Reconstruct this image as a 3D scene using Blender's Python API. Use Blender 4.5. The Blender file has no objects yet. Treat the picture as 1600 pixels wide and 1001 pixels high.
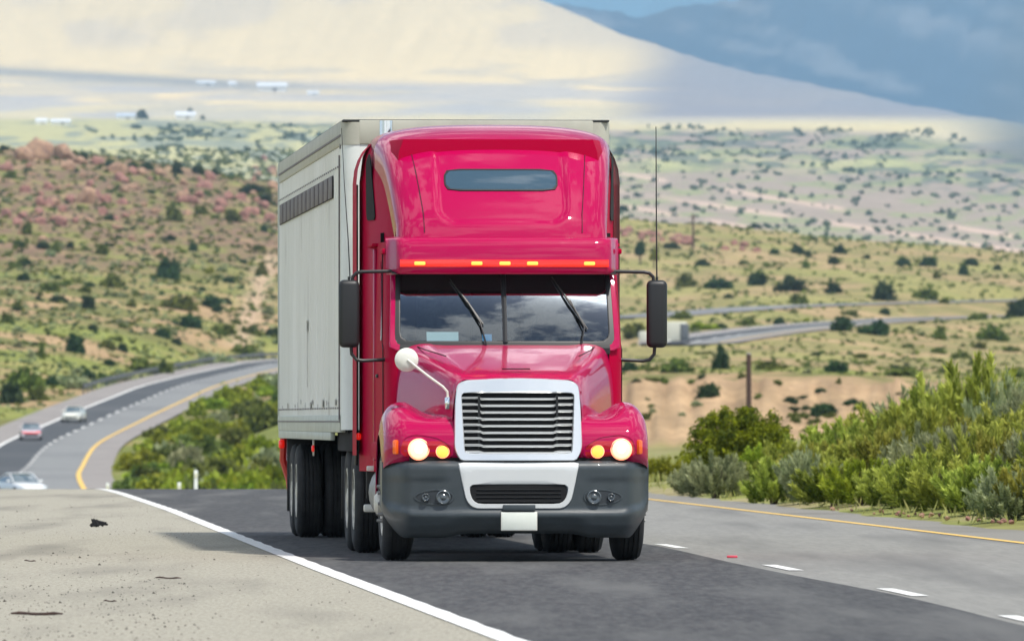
import bpy, bmesh, math, random
import numpy as np
from mathutils import Vector, Matrix
random.seed(7); RNG = np.random.default_rng(11)
R = math.radians
S = bpy.context.scene
COL = S.collection
F = 14600.0          # focal length in photo pixels (1600 wide): a very long lens
VH = 657.0           # row of the plane at eye height
EYE = 1.325
# ------------------------------------------------------------------ camera
cam = bpy.data.cameras.new("camera"); cam_o = bpy.data.objects.new("camera", cam); COL.objects.link(cam_o)
cam.sensor_width = 36; cam.lens = F/1600*36
cam_o.location = (0, 0, EYE); cam_o.rotation_euler = (R(90), 0, 0)
cam.shift_x = 0; cam.shift_y = (VH-500.5)/1600
cam.clip_start = 1; cam.clip_end = 80000
cam.dof.use_dof = True; cam.dof.focus_distance = 88; cam.dof.aperture_fstop = 7.5
S.camera = cam_o
# ------------------------------------------------------------------ sun and sky
SUN_EL, SUN_AZ = R(60), R(143)      # azimuth measured clockwise from +Y (away from camera): right and a bit behind us
sd = Vector((math.sin(SUN_AZ)*math.cos(SUN_EL), math.cos(SUN_AZ)*math.cos(SUN_EL), math.sin(SUN_EL)))
sun = bpy.data.lights.new("sun", 'SUN'); sun.energy = 4.0; sun.angle = R(3); sun.color = (1, .95, .87)
sun_o = bpy.data.objects.new("sun", sun); COL.objects.link(sun_o)
sun_o.rotation_euler = (-sd).to_track_quat('-Z', 'Y').to_euler()
W = bpy.data.worlds.new("World"); S.world = W; W.use_nodes = True
nt = W.node_tree; nt.nodes.clear()
out = nt.nodes.new('ShaderNodeOutputWorld'); bg = nt.nodes.new('ShaderNodeBackground')
sky = nt.nodes.new('ShaderNodeTexSky'); sky.sky_type = 'NISHITA'; sky.sun_disc = False
sky.sun_elevation = SUN_EL; sky.sun_rotation = SUN_AZ; sky.altitude = 1500; sky.dust_density = 1.5
tc = nt.nodes.new('ShaderNodeTexCoord'); mp = nt.nodes.new('ShaderNodeMapping'); mp.inputs['Scale'].default_value = (1, 1, 2.0); mp.inputs['Location'].default_value = (.37, .15, .0)
nz = nt.nodes.new('ShaderNodeTexNoise'); nz.inputs['Scale'].default_value = 4.6; nz.inputs['Detail'].default_value = 7; nz.inputs['Roughness'].default_value = .6
rp = nt.nodes.new('ShaderNodeValToRGB'); rp.color_ramp.elements[0].position = .49; rp.color_ramp.elements[1].position = .57
mx = nt.nodes.new('ShaderNodeMix'); mx.data_type = 'RGBA'; mx.inputs['B'].default_value = (12.5, 12.7, 13.3, 1)
L = nt.links.new
L(tc.outputs['Generated'], mp.inputs['Vector']); L(mp.outputs[0], nz.inputs['Vector']); L(nz.outputs['Fac'], rp.inputs[0])
L(rp.outputs[0], mx.inputs['Factor']); L(sky.outputs[0], mx.inputs['A']); L(mx.outputs['Result'], bg.inputs[0]); L(bg.outputs[0], out.inputs[0])
bg.inputs[1].default_value = 0.10
S.view_settings.view_transform = 'Standard'; S.view_settings.look = 'None'; S.view_settings.gamma = 1
S.view_settings.use_curve_mapping = False; S.view_settings.exposure = 0.20
S.cycles.max_bounces = 8; S.cycles.transparent_max_bounces = 16; S.cycles.volume_bounces = 0

# ------------------------------------------------------------------ tagging helpers
def tag(o, label=None, cat=None, group=None, kind=None):
    if label: o['label'] = label
    if cat: o['category'] = cat
    if group: o['group'] = group
    if kind: o['kind'] = kind
    return o
def empty(name, loc=(0,0,0), rz=0):
    o = bpy.data.objects.new(name, None); COL.objects.link(o); o.location = loc; o.rotation_euler = (0,0,rz)
    o.empty_display_size = .2
    return o
def copy_tree(o, parent=None):
    c = o.copy(); COL.objects.link(c)
    if parent: c.parent = parent
    for ch in [x for x in o.children]: copy_tree(ch, c)
    return c
# ------------------------------------------------------------------ materials
def mat(name, col=(.5,.5,.5), rough=.6, metal=0, coat=0, spec=.5, emit=None, es=0):
    m = bpy.data.materials.new(name); m.use_nodes = True; b = m.node_tree.nodes['Principled BSDF']
    b.inputs['Base Color'].default_value = (*col, 1); b.inputs['Roughness'].default_value = rough
    b.inputs['Metallic'].default_value = metal; b.inputs['Coat Weight'].default_value = coat
    b.inputs['Coat Roughness'].default_value = .03; b.inputs['Specular IOR Level'].default_value = spec
    if emit: b.inputs['Emission Color'].default_value = (*emit, 1); b.inputs['Emission Strength'].default_value = es
    return m
def nd(m, t, **k):
    n = m.node_tree.nodes.new(t)
    for a, v in k.items():
        if a in n.inputs: n.inputs[a].default_value = v
        else: setattr(n, a, v)
    return n
def noisy(m, c1, c2, scale, detail=6, lo=.35, hi=.65, bump=0, rough2=None, coord='Object', stretch=(1,1,1), bscale=None, c3=None, s3=1, l3=.5, h3=.7):
    """mottle a material between two colours (and patches of a third) with noise, optional bump"""
    t = m.node_tree; b = t.nodes['Principled BSDF']; lk = t.links.new
    tc = nd(m, 'ShaderNodeTexCoord'); mp = nd(m, 'ShaderNodeMapping'); mp.inputs['Scale'].default_value = stretch
    lk(tc.outputs[coord], mp.inputs[0])
    n = nd(m, 'ShaderNodeTexNoise', Scale=scale, Detail=detail, Roughness=.62); lk(mp.outputs[0], n.inputs['Vector'])
    r = nd(m, 'ShaderNodeMapRange'); r.inputs['From Min'].default_value = lo; r.inputs['From Max'].default_value = hi
    lk(n.outputs['Fac'], r.inputs['Value'])
    x = nd(m, 'ShaderNodeMix', data_type='RGBA'); x.inputs['A'].default_value = (*c1,1); x.inputs['B'].default_value = (*c2,1)
    lk(r.outputs[0], x.inputs['Factor']); res = x.outputs['Result']
    if c3:
        n3 = nd(m, 'ShaderNodeTexNoise', Scale=s3, Detail=5); lk(mp.outputs[0], n3.inputs['Vector'])
        r3 = nd(m, 'ShaderNodeMapRange'); r3.inputs['From Min'].default_value = l3; r3.inputs['From Max'].default_value = h3
        lk(n3.outputs['Fac'], r3.inputs['Value'])
        x3 = nd(m, 'ShaderNodeMix', data_type='RGBA'); lk(res, x3.inputs['A']); x3.inputs['B'].default_value = (*c3,1)
        lk(r3.outputs[0], x3.inputs['Factor']); res = x3.outputs['Result']
    lk(res, b.inputs['Base Color'])
    if bump:
        nb = nd(m, 'ShaderNodeTexNoise', Scale=bscale or scale*3, Detail=6); lk(mp.outputs[0], nb.inputs['Vector'])
        bp = nd(m, 'ShaderNodeBump', Strength=bump); bp.inputs['Distance'].default_value = .02
        lk(nb.outputs['Fac'], bp.inputs['Height']); lk(bp.outputs[0], b.inputs['Normal'])
    return m
M = {}
M['paint'] = mat('crimson_paint', (.42,.0,.066), .4, coat=.78, spec=.03)
M['paint'].node_tree.nodes['Principled BSDF'].inputs['Coat IOR'].default_value = 1.55
_t = M['paint'].node_tree; _b = _t.nodes['Principled BSDF']; _n = nd(M['paint'], 'ShaderNodeTexNoise', Scale=5, Detail=7); _c = nd(M['paint'], 'ShaderNodeTexCoord'); _r = nd(M['paint'], 'ShaderNodeMapRange'); _r.inputs['From Min'].default_value = .45; _r.inputs['From Max'].default_value = .75; _r.inputs['To Min'].default_value = .025; _r.inputs['To Max'].default_value = .14
_t.links.new(_c.outputs['Object'], _n.inputs['Vector']); _t.links.new(_n.outputs['Fac'], _r.inputs['Value']); _t.links.new(_r.outputs[0], _b.inputs['Coat Roughness'])
M['dull'] = mat('crimson_paint_side_shade', (.42,.0,.034), .6, coat=.08, spec=.02); M['dull'].node_tree.nodes['Principled BSDF'].inputs['Coat Roughness'].default_value = .2  # low-gloss, redder copy for the sides; their shade is in the colour
M['redtrim'] = mat('red_trim', (.6,.01,.01), .35, coat=.5)
M['seam'] = mat('seam_dark', (.05,.0,.01), .6)
M['black'] = mat('black_plastic', (.015,.016,.017), .45)
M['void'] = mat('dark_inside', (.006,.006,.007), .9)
M['tyre'] = noisy(mat('tyre_rubber', (.02,.02,.02), .8), (.012,.013,.014), (.03,.03,.03), 6)
M['bumper'] = noisy(mat('grey_bumper', (.06,.075,.085), .45, coat=.15), (.034,.045,.052), (.046,.058,.066), 5)
M['silver'] = mat('silver_paint', (.62,.64,.64), .3, coat=.6)
M['chrome'] = mat('chrome', (.82,.83,.84), .12, metal=1)
M['bright'] = mat('grille_surround', (.78,.80,.81), .25, metal=.55, coat=.5)
M['alloy'] = noisy(mat('wheel_alloy', (.7,.68,.6), .4, metal=.3), (.72,.70,.62), (.5,.48,.42), 9)
M['lamp'] = mat('headlamp_lit', (.75,.62,.5), .2, emit=(1,.66,.42), es=.75)
M['bulb'] = mat('lamp_bulb', (1,1,.95), .2, emit=(1,.93,.78), es=9)
M['rimglow'] = mat('lamp_rim_halo', (.9,.6,.4), .15, coat=1, emit=(1,.22,.10), es=1.3)  # rim glows by itself to give the lamp a halo
M['amber'] = mat('amber_lit', (.9,.5,.1), .2, emit=(1,.50,.06), es=.9)
M['amberdark'] = mat('amber_marker', (.75,.10,.01), .2, coat=1, emit=(1,.2,.02), es=.15)
M['redglow'] = mat('red_lamp_strip', (.85,.01,.005), .25, coat=1, emit=(1,.02,.01), es=.35)
M['plate'] = noisy(mat('blank_plate', (.7,.73,.66), .5), (.70,.74,.66), (.76,.79,.72), 8)
M['cream'] = mat('cream_metal', (.75,.74,.66), .3, coat=.5)
M['steel'] = noisy(mat('dull_steel', (.25,.25,.24), .5, metal=.5), (.2,.2,.2), (.35,.34,.32), 8)
M['cloth'] = noisy(mat('seat_cloth', (.05,.06,.07), .9), (.03,.04,.05), (.08,.09,.10), 20)
M['dash'] = mat('dash_plastic', (.05,.055,.06), .7)
M['paper'] = mat('paper', (.8,.85,.82), .8)
M['bluepaper'] = mat('blue_card', (.15,.4,.7), .7)
def glassmat(name, tint, fres=1.5, base=.05):
    m = bpy.data.materials.new(name); m.use_nodes = True; t = m.node_tree; t.nodes.clear()
    o = t.nodes.new('ShaderNodeOutputMaterial'); a = t.nodes.new('ShaderNodeBsdfTransparent'); a.inputs[0].default_value = (*tint,1)
    g = t.nodes.new('ShaderNodeBsdfGlossy'); g.inputs['Roughness'].default_value = .015; g.inputs[0].default_value = (.9,.97,1,1)
    f = t.nodes.new('ShaderNodeFresnel'); f.inputs[0].default_value = fres
    x = t.nodes.new('ShaderNodeMixShader'); t.links.new(f.outputs[0], x.inputs[0]); t.links.new(a.outputs[0], x.inputs[1]); t.links.new(g.outputs[0], x.inputs[2])
    t.links.new(x.outputs[0], o.inputs[0]); return m
M['glass'] = glassmat('windshield_glass', (.45,.58,.62), 2.0)
M['dkglass'] = mat('dark_glass', (.02,.035,.045), .06, coat=1, spec=.8)
M['trailer'] = noisy(mat('trailer_panel', (.72,.73,.69), .45, coat=.1), (.86,.87,.82), (.76,.77,.71), 1.3, c3=(.50,.49,.44), s3=2.2, l3=.60, h3=.80, stretch=(1,.5,.25))
M['trailerpost'] = noisy(mat('trailer_post', (.8,.83,.8), .4), (.82,.86,.83), (.74,.78,.75), 2)
M['rail'] = noisy(mat('trailer_rail', (.55,.58,.52), .45), (.56,.60,.53), (.46,.49,.43), 3)
M['toprail'] = noisy(mat('trailer_top_rail', (.5,.5,.42), .5), (.50,.50,.42), (.42,.42,.35), 3)
M['scuff'] = noisy(mat('scuffed_paint', (.5,.49,.46), .7), (.56,.55,.51), (.40,.39,.36), 5)
M['stripe'] = noisy(mat('grey_stripe', (.15,.13,.13), .6), (.13,.11,.115), (.19,.17,.17), 7)
# ------------------------------------------------------------------ mesh helpers
def link(name, me, m, parent=None):
    o = bpy.data.objects.new(name, me); COL.objects.link(o)
    if m: me.materials.append(m)
    if parent: o.parent = parent
    return o
def smooth(me, ang=35):
    me.polygons.foreach_set('use_smooth', [True]*len(me.polygons))
    me.set_sharp_from_angle(angle=R(ang)); me.update()
class MB:
    def __init__(s): s.bm = bmesh.new()
    def box(s, c, d, bev=0, rot=None, seg=2):
        r = bmesh.ops.create_cube(s.bm, size=1); vs = r['verts']
        bmesh.ops.scale(s.bm, vec=d, verts=vs)
        if bev: 
            es = list({e for v in vs for e in v.link_edges})
            rr = bmesh.ops.bevel(s.bm, geom=es, offset=bev, segments=seg, affect='EDGES', profile=.5)
            vs = list({v for f in rr['faces'] for v in f.verts} | {v for v in vs if v.is_valid})
        if rot: bmesh.ops.rotate(s.bm, cent=(0,0,0), matrix=rot, verts=vs)
        bmesh.ops.translate(s.bm, vec=c, verts=vs); return s
    def tube(s, pts, r, n=10, cap=True):
        pts = [Vector(p) for p in pts]; rs = r if isinstance(r,(list,tuple)) else [r]*len(pts)
        rings = []; prev = None
        for i, p in enumerate(pts):
            d = (pts[min(i+1,len(pts)-1)] - pts[max(i-1,0)]).normalized()
            a = prev if prev is not None else (Vector((0,0,1)) if abs(d.z) < .9 else Vector((1,0,0)))
            x = (a - d*a.dot(d)).normalized(); prev = x; y = d.cross(x)
            rings.append([s.bm.verts.new(p + (x*math.cos(k*2*math.pi/n) + y*math.sin(k*2*math.pi/n))*rs[i]) for k in range(n)])
        for a, b in zip(rings, rings[1:]):
            for k in range(n): s.bm.faces.new((a[k], a[(k+1)%n], b[(k+1)%n], b[k]))
        if cap: s.bm.faces.new(rings[0][::-1]); s.bm.faces.new(rings[-1])
        return s
    def lathe(s, prof, c, axis='x', n=32):
        """prof: list of (along, radius)"""
        rings = []
        for a, r in prof:
            ring = []
            for k in range(n):
                t = 2*math.pi*k/n; q = (r*math.cos(t), r*math.sin(t))
                p = {'x': (a, q[0], q[1]), 'y': (q[0], a, q[1]), 'z': (q[0], q[1], a)}[axis]
                ring.append(s.bm.verts.new(Vector(p)+Vector(c)))
            rings.append(ring)
        for a, b in zip(rings, rings[1:]):
            for k in range(n): s.bm.faces.new((a[k], a[(k+1)%n], b[(k+1)%n], b[k]))
        s.bm.faces.new(rings[0][::-1]); s.bm.faces.new(rings[-1]); return s
    def grid(s, P, close=False):
        P = np.asarray(P); vs = [[s.bm.verts.new(p) for p in row] for row in P]
        for i in range(len(vs)-1):
            for j in range(len(vs[0])-1): s.bm.faces.new((vs[i][j], vs[i][j+1], vs[i+1][j+1], vs[i+1][j]))
            if close: s.bm.faces.new((vs[i][-1], vs[i][0], vs[i+1][0], vs[i+1][-1]))
        return s
    def prism(s, pts, off, bev=0):
        """closed polygon of 3-D points pushed by the vector off"""
        a = [s.bm.verts.new(p) for p in pts]; b = [s.bm.verts.new(Vector(p)+Vector(off)) for p in pts]
        n = len(a); f = [s.bm.faces.new(a), s.bm.faces.new(b[::-1])]
        for k in range(n): f.append(s.bm.faces.new((a[k], b[k], b[(k+1)%n], a[(k+1)%n])))
        if bev: bmesh.ops.bevel(s.bm, geom=list({e for q in f for e in q.edges}), offset=bev, segments=2, affect='EDGES')
        return s
    def build(s, name, m, parent=None, ang=35, norm=True):
        if norm: bmesh.ops.recalc_face_normals(s.bm, faces=s.bm.faces)
        me = bpy.data.meshes.new(name); s.bm.to_mesh(me); s.bm.free(); smooth(me, ang)
        return link(name, me, m, parent)
def absorb(parent, mb, m):
    """add small pattern pieces (rivets, nuts, marks) to a part's own mesh with their own material"""
    bmesh.ops.recalc_face_normals(mb.bm, faces=mb.bm.faces)
    me = parent.data; k = len(me.materials); me.materials.append(m)
    for f in mb.bm.faces: f.material_index = k; f.smooth = False
    tmp = bpy.data.meshes.new('tmp'); mb.bm.to_mesh(tmp); mb.bm.free()
    b2 = bmesh.new(); b2.from_mesh(me); b2.from_mesh(tmp); b2.to_mesh(me); b2.free(); bpy.data.meshes.remove(tmp)
def raw_mesh(name, V, Fc, cols=None, sm=False):
    """fast mesh from numpy verts (n,3) and faces (m,k)"""
    me = bpy.data.meshes.new(name); V = np.asarray(V, np.float32); Fc = np.asarray(Fc, np.int32); k = Fc.shape[1]
    me.vertices.add(len(V)); me.vertices.foreach_set('co', V.ravel())
    me.loops.add(Fc.size); me.loops.foreach_set('vertex_index', Fc.ravel())
    me.polygons.add(len(Fc)); me.polygons.foreach_set('loop_start', np.arange(0, Fc.size, k, dtype=np.int32))
    if sm: me.polygons.foreach_set('use_smooth', np.ones(len(Fc), bool))
    if cols is not None:
        a = me.color_attributes.new('Col', 'FLOAT_COLOR', 'POINT'); c = np.ones((len(V),4), np.float32); c[:,:3] = cols
        a.data.foreach_set('color', c.ravel())
    me.update(calc_edges=True); me.validate(); return me
def interp(x, xs, ys): return np.interp(x, xs, ys)
def ssm(a, b, x): t = np.clip((np.asarray(x)-a)/(b-a), 0, 1); return t*t*(3-2*t)
# ------------------------------------------------------------------ value noise
_G = RNG.random((256,256))
def vnoise(x, y):
    x = np.asarray(x, float); y = np.asarray(y, float)
    xi = np.floor(x).astype(int); yi = np.floor(y).astype(int); fx = x-xi; fy = y-yi; fx = fx*fx*(3-2*fx); fy = fy*fy*(3-2*fy)
    g = lambda a, b: _G[a % 256, b % 256]
    return (g(xi,yi)*(1-fx)+g(xi+1,yi)*fx)*(1-fy)+(g(xi,yi+1)*(1-fx)+g(xi+1,yi+1)*fx)*fy
def fbm(x, y, o=4):
    t = 0; a = .5; n = 0
    for k in range(o): t = t + a*vnoise(x*2**k+17.3*k, y*2**k+5.1*k); n += a; a *= .5
    return t/n
# ================================================================== TERRAIN
UK = np.array([-700,-200,0,150,300,435,620,800,1000,1200,1400,1600,1900,2400.])
TAB = {
 180:[762,762,762,762,762,762,762,762,760,752,742,732,725,725],
 230:[815,815,815,812,812,812,812,800,748,735,722,710,700,700],
 330:[835,838,838,815,790,782,790,790,733,715,698,686,680,680],
 430:[797,798,800,782,752,740,740,758,718,705,684,670,660,660],
 500:[772,773,775,758,726,712,715,725,708,697,670,655,645,645],
 600:[730,738,749,732,698,682,690,700,697,692,652,640,630,630],
 680:[690,702,733,722,690,672,664,650,640,636,625,618,610,610],
 720:[676,690,722,712,674,655,648,630,596,593,600,604,600,600],
 850:[630,645,668,664,645,628,615,605,584,580,590,598,590,590],
 930:[605,615,636,634,622,612,606,600,576,573,582,592,585,585],
 1010:[575,582,600,606,604,600,595,590,568,565,574,584,578,578],
 1080:[550,557,575,585,592,592,588,582,562,556,566,576,570,570],
 1150:[530,535,548,560,572,582,580,570,555,545,556,566,560,560],
 1300:[485,490,497,512,535,562,562,556,535,512,520,535,530,530],
 1400:[462,465,470,482,505,532,540,530,515,503,505,520,515,515],
 1600:[415,417,420,430,448,470,485,485,490,482,482,492,490,490],
 1700:[390,393,397,408,424,444,460,466,480,474,474,480,478,478],
 1850:[355,358,362,374,390,408,425,436,448,445,448,454,452,452],
 2100:[300,303,308,323,340,357,377,392,402,407,417,427,425,425],
 2350:[252,253,257,273,292,313,337,353,365,376,390,405,405,405],
 2550:[228,228,228,243,263,288,315,328,342,358,378,396,398,398],
 2900:[262,262,262,270,285,310,340,352,362,378,395,410,412,412],
 3500:[285,285,285,288,292,312,342,346,352,368,386,402,405,405],
 4200:[262,262,262,260,266,288,318,322,326,343,360,382,385,385],
 5000:[233,233,233,233,238,258,282,286,290,307,326,350,352,352],
 6000:[212,212,212,212,215,225,250,253,256,268,284,310,315,315],
 7500:[196,196,196,196,198,203,213,215,222,228,240,265,272,272],
 8500:[188,188,188,188,190,192,197,200,207,206,210,245,252,252],
 9500:[176,177,178,180,180,182,184,187,193,192,197,225,235,235],
 11000:[150,152,155,158,161,162,165,170,180,180,190,215,225,225],
 13000:[110,112,118,122,128,130,133,135,150,165,180,207,215,215],
 15500:[58,62,68,72,78,78,70,72,100,140,170,202,208,208],
 18500:[-60,-55,-50,-50,-55,-60,-55,-22,65,118,158,198,205,205],
 20500:[-70,-65,-60,-60,-65,-70,-60,20,82,132,172,212,215,215],
 23000:[-80,-80,-80,-80,-80,-80,-70,10,24,-22,-60,-90,-95,-95],
 25500:[-85,-85,-85,-85,-85,-85,-80,10,50,0,-40,-80,-80,-80],
 30000:[-110]*14,
}
YK = np.array(sorted(TAB)); TV = np.array([TAB[k] for k in YK], float)
LY = np.linspace(math.log(180), math.log(30000), 700)
UG = np.linspace(-700, 2400, 311)
_t = np.array([np.interp(LY, np.log(YK), TV[:,j]) for j in range(len(UK))]).T
_t = np.array([np.interp(UG, UK, row) for row in _t])
def _sm(a, n, ax):
    k = np.hanning(n+2)[1:-1]; k /= k.sum(); p = n//2
    a2 = np.pad(a, [(p,p) if i == ax else (0,0) for i in range(2)], mode='edge')
    return np.apply_along_axis(lambda r: np.convolve(r, k, 'valid'), ax, a2)
_t = _sm(_sm(_t, 5, 0), 13, 1)
# ridges and gullies of the slopes, in world metres scaled with distance
def v_table(u, Y):
    fy = (np.log(np.maximum(Y,180))-LY[0])/(LY[1]-LY[0]); fu = (u-UG[0])/(UG[1]-UG[0])
    fy = np.clip(fy, 0, len(LY)-1.001); fu = np.clip(fu, 0, len(UG)-1.001)
    i = fy.astype(int); j = fu.astype(int); a = fy-i; b = fu-j
    return (_t[i,j]*(1-b)+_t[i,j+1]*b)*(1-a)+(_t[i+1,j]*(1-b)+_t[i+1,j+1]*b)*a
# near highway lines (world X as a function of Y)
LW = ([-200,-20,30,54.7,80.5,103,135.5,166.7,200,230],[15,4.4,1.5,0,-1.62,-3.0,-4.97,-7.0,-9.4,-12])
LD = ([-200,-20,30,60,70,82.2,96.6,135,166,200,230],[18.3,8.3,4.9,3.32,2.92,2.34,1.59,-.85,-3.0,-5.4,-8])
LYW = ([-200,-20,30,60,98.6,116.5,153,200,230],[22.5,12.3,9.0,7.5,5.42,4.42,2.32,-.9,-3.5])
def lw(Y): return np.interp(Y, *LW)
def ld(Y): return np.interp(Y, *LD)
def ly(Y): return np.interp(Y, *LYW)
# far highway centre line: (u, v, Y) seen over the crest
FR = [(None,-8.0,230),(None,-15.5,330),(None,-21.8,430),(None,-27.3,520),(26,748,610),(45,728,700),(68,702,770),(93,686,810),(136,666,855),(186,643,900),(235,622,960),
      (279,604,1020),(341,587,1120),(403,573,1220),(434,567,1270),(520,560,1330),(640,556,1360),(760,555,1340),(900,555,1270),
      (1000,551,1205),(1060,541,1185),(1100,531,1192),(1200,517,1260),(1300,507,1380),(1400,500,1500),(1520,494,1650),(1700,486,1850)]
def zcrest(Y): return -np.maximum(Y-172,0)**2/3000.
def fr_pts():
    P = []
    for a, b, Y in FR:
        if a is None: P.append((b, Y, {230:-1.12,330:-3.3,430:-3.6,520:-3.3}[Y]))
        else: P.append(((a-800)*Y/F, Y, EYE+(VH-b)*Y/F))
    return np.array(P)
def spline(P, step=4.):
    P = np.asarray(P, float); n = len(P); Q = []
    for i in range(n-1):
        p0, p1, p2, p3 = P[max(i-1,0)], P[i], P[i+1], P[min(i+2,n-1)]
        k = max(2, int(np.linalg.norm(p2-p1)/step))
        for t in np.arange(k)/k:
            Q.append(.5*((2*p1)+(p2-p0)*t+(2*p0-5*p1+4*p2-p3)*t*t+(3*p1-p0-3*p2+p3)*t**3))
    Q.append(P[-1]); return np.array(Q)
ROAD = spline(fr_pts())
for _ in range(3): ROAD[1:-1] = (ROAD[:-2]+2*ROAD[1:-1]+ROAD[2:])/4
UP = [(800,508,1500),(900,503,1480),(985,496,1470),(1100,487,1520),(1200,480,1580),(1340,475,1650),(1500,471,1740),(1700,466,1850)]
ROAD2 = spline(np.array([((u-800)*Y/F, Y, EYE+(VH-v)*Y/F) for u, v, Y in UP]))
def near_z(X, Y):
    base = zcrest(Y)
    right = X-(ly(Y)+1.3); left = (lw(Y)-3.6)-X
    base = base + np.where(right > 0, .10*np.clip(right,0,3)+.14*np.clip(right-3,0,6), 0)*ssm(20,70,Y)
    base = base - .25*ssm(0,2,left)
    return base
def natural(X, Y):
    X = np.asarray(X, float); Y = np.asarray(Y, float)
    Ys = np.maximum(Y, 100); u = 800+F*X/Ys
    v = v_table(u, Y)
    amp = ssm(240, 700, Y)
    g = fbm(u/95+3, np.log(Ys)*22, 4)-.5
    v = v + amp*g*np.interp(Ys, [300,900,2500,4000,9000,30000], [6,13,15,8,5,12])*ssm(0,1,amp)
    # gullied mountain flanks
    g2 = fbm(u/60+v/130, v/160+9, 4)-.5
    g3 = fbm((u+v*1.3)/75+4, (v-u*.25)/95+2, 5)-.5
    v = v + ssm(11000,16000,Y)*g2*16+ssm(20500,22500,Y)*g3*46
    v = v+ssm(560,620,Y)*ssm(800,730,Y)*ssm(860,960,u)*((fbm(u/13, Y/120, 4)-.5)*22+(fbm(u/70+5, Y/40, 3)-.5)*22)
    z = EYE-(v-VH)*Ys/F
    nz_ = near_z(X, Y)
    k = ssm(186, 232, Y)
    return nz_*(1-k)+z*k
def near_path(X, Y, P, rmax):
    """distance and height of the nearest path point; only where within rmax"""
    X = np.asarray(X, float).ravel(); Y = np.asarray(Y, float).ravel()
    d = np.full(X.shape, 1e9); zz = np.zeros(X.shape)
    for i in range(0, len(P), 1):
        m = np.abs(Y-P[i,1]) < rmax
        m &= np.abs(X-P[i,0]) < rmax
        if not m.any(): continue
        idx = np.nonzero(m)[0]
        q = (X[idx]-P[i,0])**2+(Y[idx]-P[i,1])**2
        b = q < d[idx]; d[idx[b]] = q[b]; zz[idx[b]] = P[i,2]
    return np.sqrt(d), zz
def ground(X, Y):
    X = np.asarray(X, float); Y = np.asarray(Y, float); z = natural(X, Y); sh = z.shape; z = z.ravel().copy()
    for P, w in ((ROAD, 9.), (ROAD2, 6.)):
        d, rz = near_path(X, Y, P, w+16)
        k = 1-ssm(w, w+15, d)
        k = np.where(np.ravel(np.broadcast_to(Y, sh)) < 215, 0, k)
        z = z*(1-k)+(rz-.12)*k
    return z.reshape(sh)
def spot(u, v, ymin=185, ymax=29000):
    """first ground point seen at photo pixel (u, v)"""
    Ys = np.exp(np.linspace(math.log(ymin), math.log(ymax), 1600)); Xs = (u-800)*Ys/F
    z = natural(Xs, Ys); vv = VH+(EYE-z)*F/Ys
    hit = np.nonzero(vv <= v)[0]
    if len(hit) == 0: return None
    i = hit[0]; X, Y = Xs[i], Ys[i]
    return float(X), float(Y), float(ground(np.array([X]), np.array([Y]))[0])
# grid
rows = np.concatenate([np.linspace(-250,20,14), np.linspace(24,240,150), np.linspace(242,1500,470)[1:], np.exp(np.linspace(math.log(1503), math.log(30000), 430))])
g_ = np.linspace(-1, 1, 521); gx = np.where(np.abs(g_) < .78, g_, np.sign(g_)*(.78+(np.abs(g_)-.78)*np.exp((np.abs(g_)-.78)*12)))
wid = np.maximum(np.maximum(rows, 0)*.105, 34)
GX = gx[None,:]*wid[:,None]; GY = np.repeat(rows[:,None], len(gx), 1)
GZ = ground(GX, GY)
GZ -= 40*ssm(.0,1, (np.abs(GX)/wid[:,None]-3)/8)*0
GU = 800+F*GX/np.maximum(GY, 100); GV = VH+(EYE-GZ)*F/np.maximum(GY, 100)
# soil and ground-cover colours, with shade and haze tints on the far mountains
def mixc(a, b, k): k = k[...,None]; return a*(1-k)+b*k
c = lambda *x: np.array(x, float)
tan, olive, grass = c(.40,.275,.15), c(.155,.165,.045), c(.235,.265,.06)
earth, rosy = c(.42,.285,.165), c(.22,.135,.095)
n1 = fbm(GX/9+40, GY/16, 5); n2 = fbm(GX/28+7, GY/60+3, 4); n3 = fbm(GX/2.2, GY/4.5, 4)
colr = np.broadcast_to(tan, GX.shape+(3,)).copy()
colr = mixc(colr, olive, ssm(.38,.54,n1)*.9)
colr = mixc(colr, grass, ssm(.44,.60,n2)*.75)
upper = ssm(470,380,GV)*ssm(560,440,GU)*(GY > 900)*(GY < 2800)
colr = mixc(colr, rosy, upper*ssm(.30,.6,n3)*.9)
rightmid = (GU > 700)*(GY > 1000)*(GY < 2800)
colr = mixc(colr, c(.40,.32,.16), rightmid*.35)
verge = ssm(900,1010,GU)*ssm(620,520,GY)*(GX > ly(GY)+1)
colr = mixc(colr, c(.21,.23,.065), verge*.8); colr = mixc(colr, c(.33,.27,.16), verge*ssm(.46,.58,n3)*.7)
bank = ssm(880,960,GU)*(1-ssm(1420,1560,GU))*ssm(570,615,GY)*ssm(790,725,GY)
colr = mixc(colr, earth*(.62+.75*fbm(GU/26, GV/40, 4)[...,None]), bank*.95)
inner = (GU > 110)*(GU < 700)*ssm(880,760,GY)*(GY > 215); colr = mixc(colr, c(.19,.22,.055), inner*.75)
wash = np.exp(-((GU-(395-(GV-480)*.35))/20)**2)*(GV > 400)*(GV < 540)*(GY > 1200)*(GY < 2600); colr = mixc(colr, c(.50,.36,.24), wash*.85)
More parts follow.
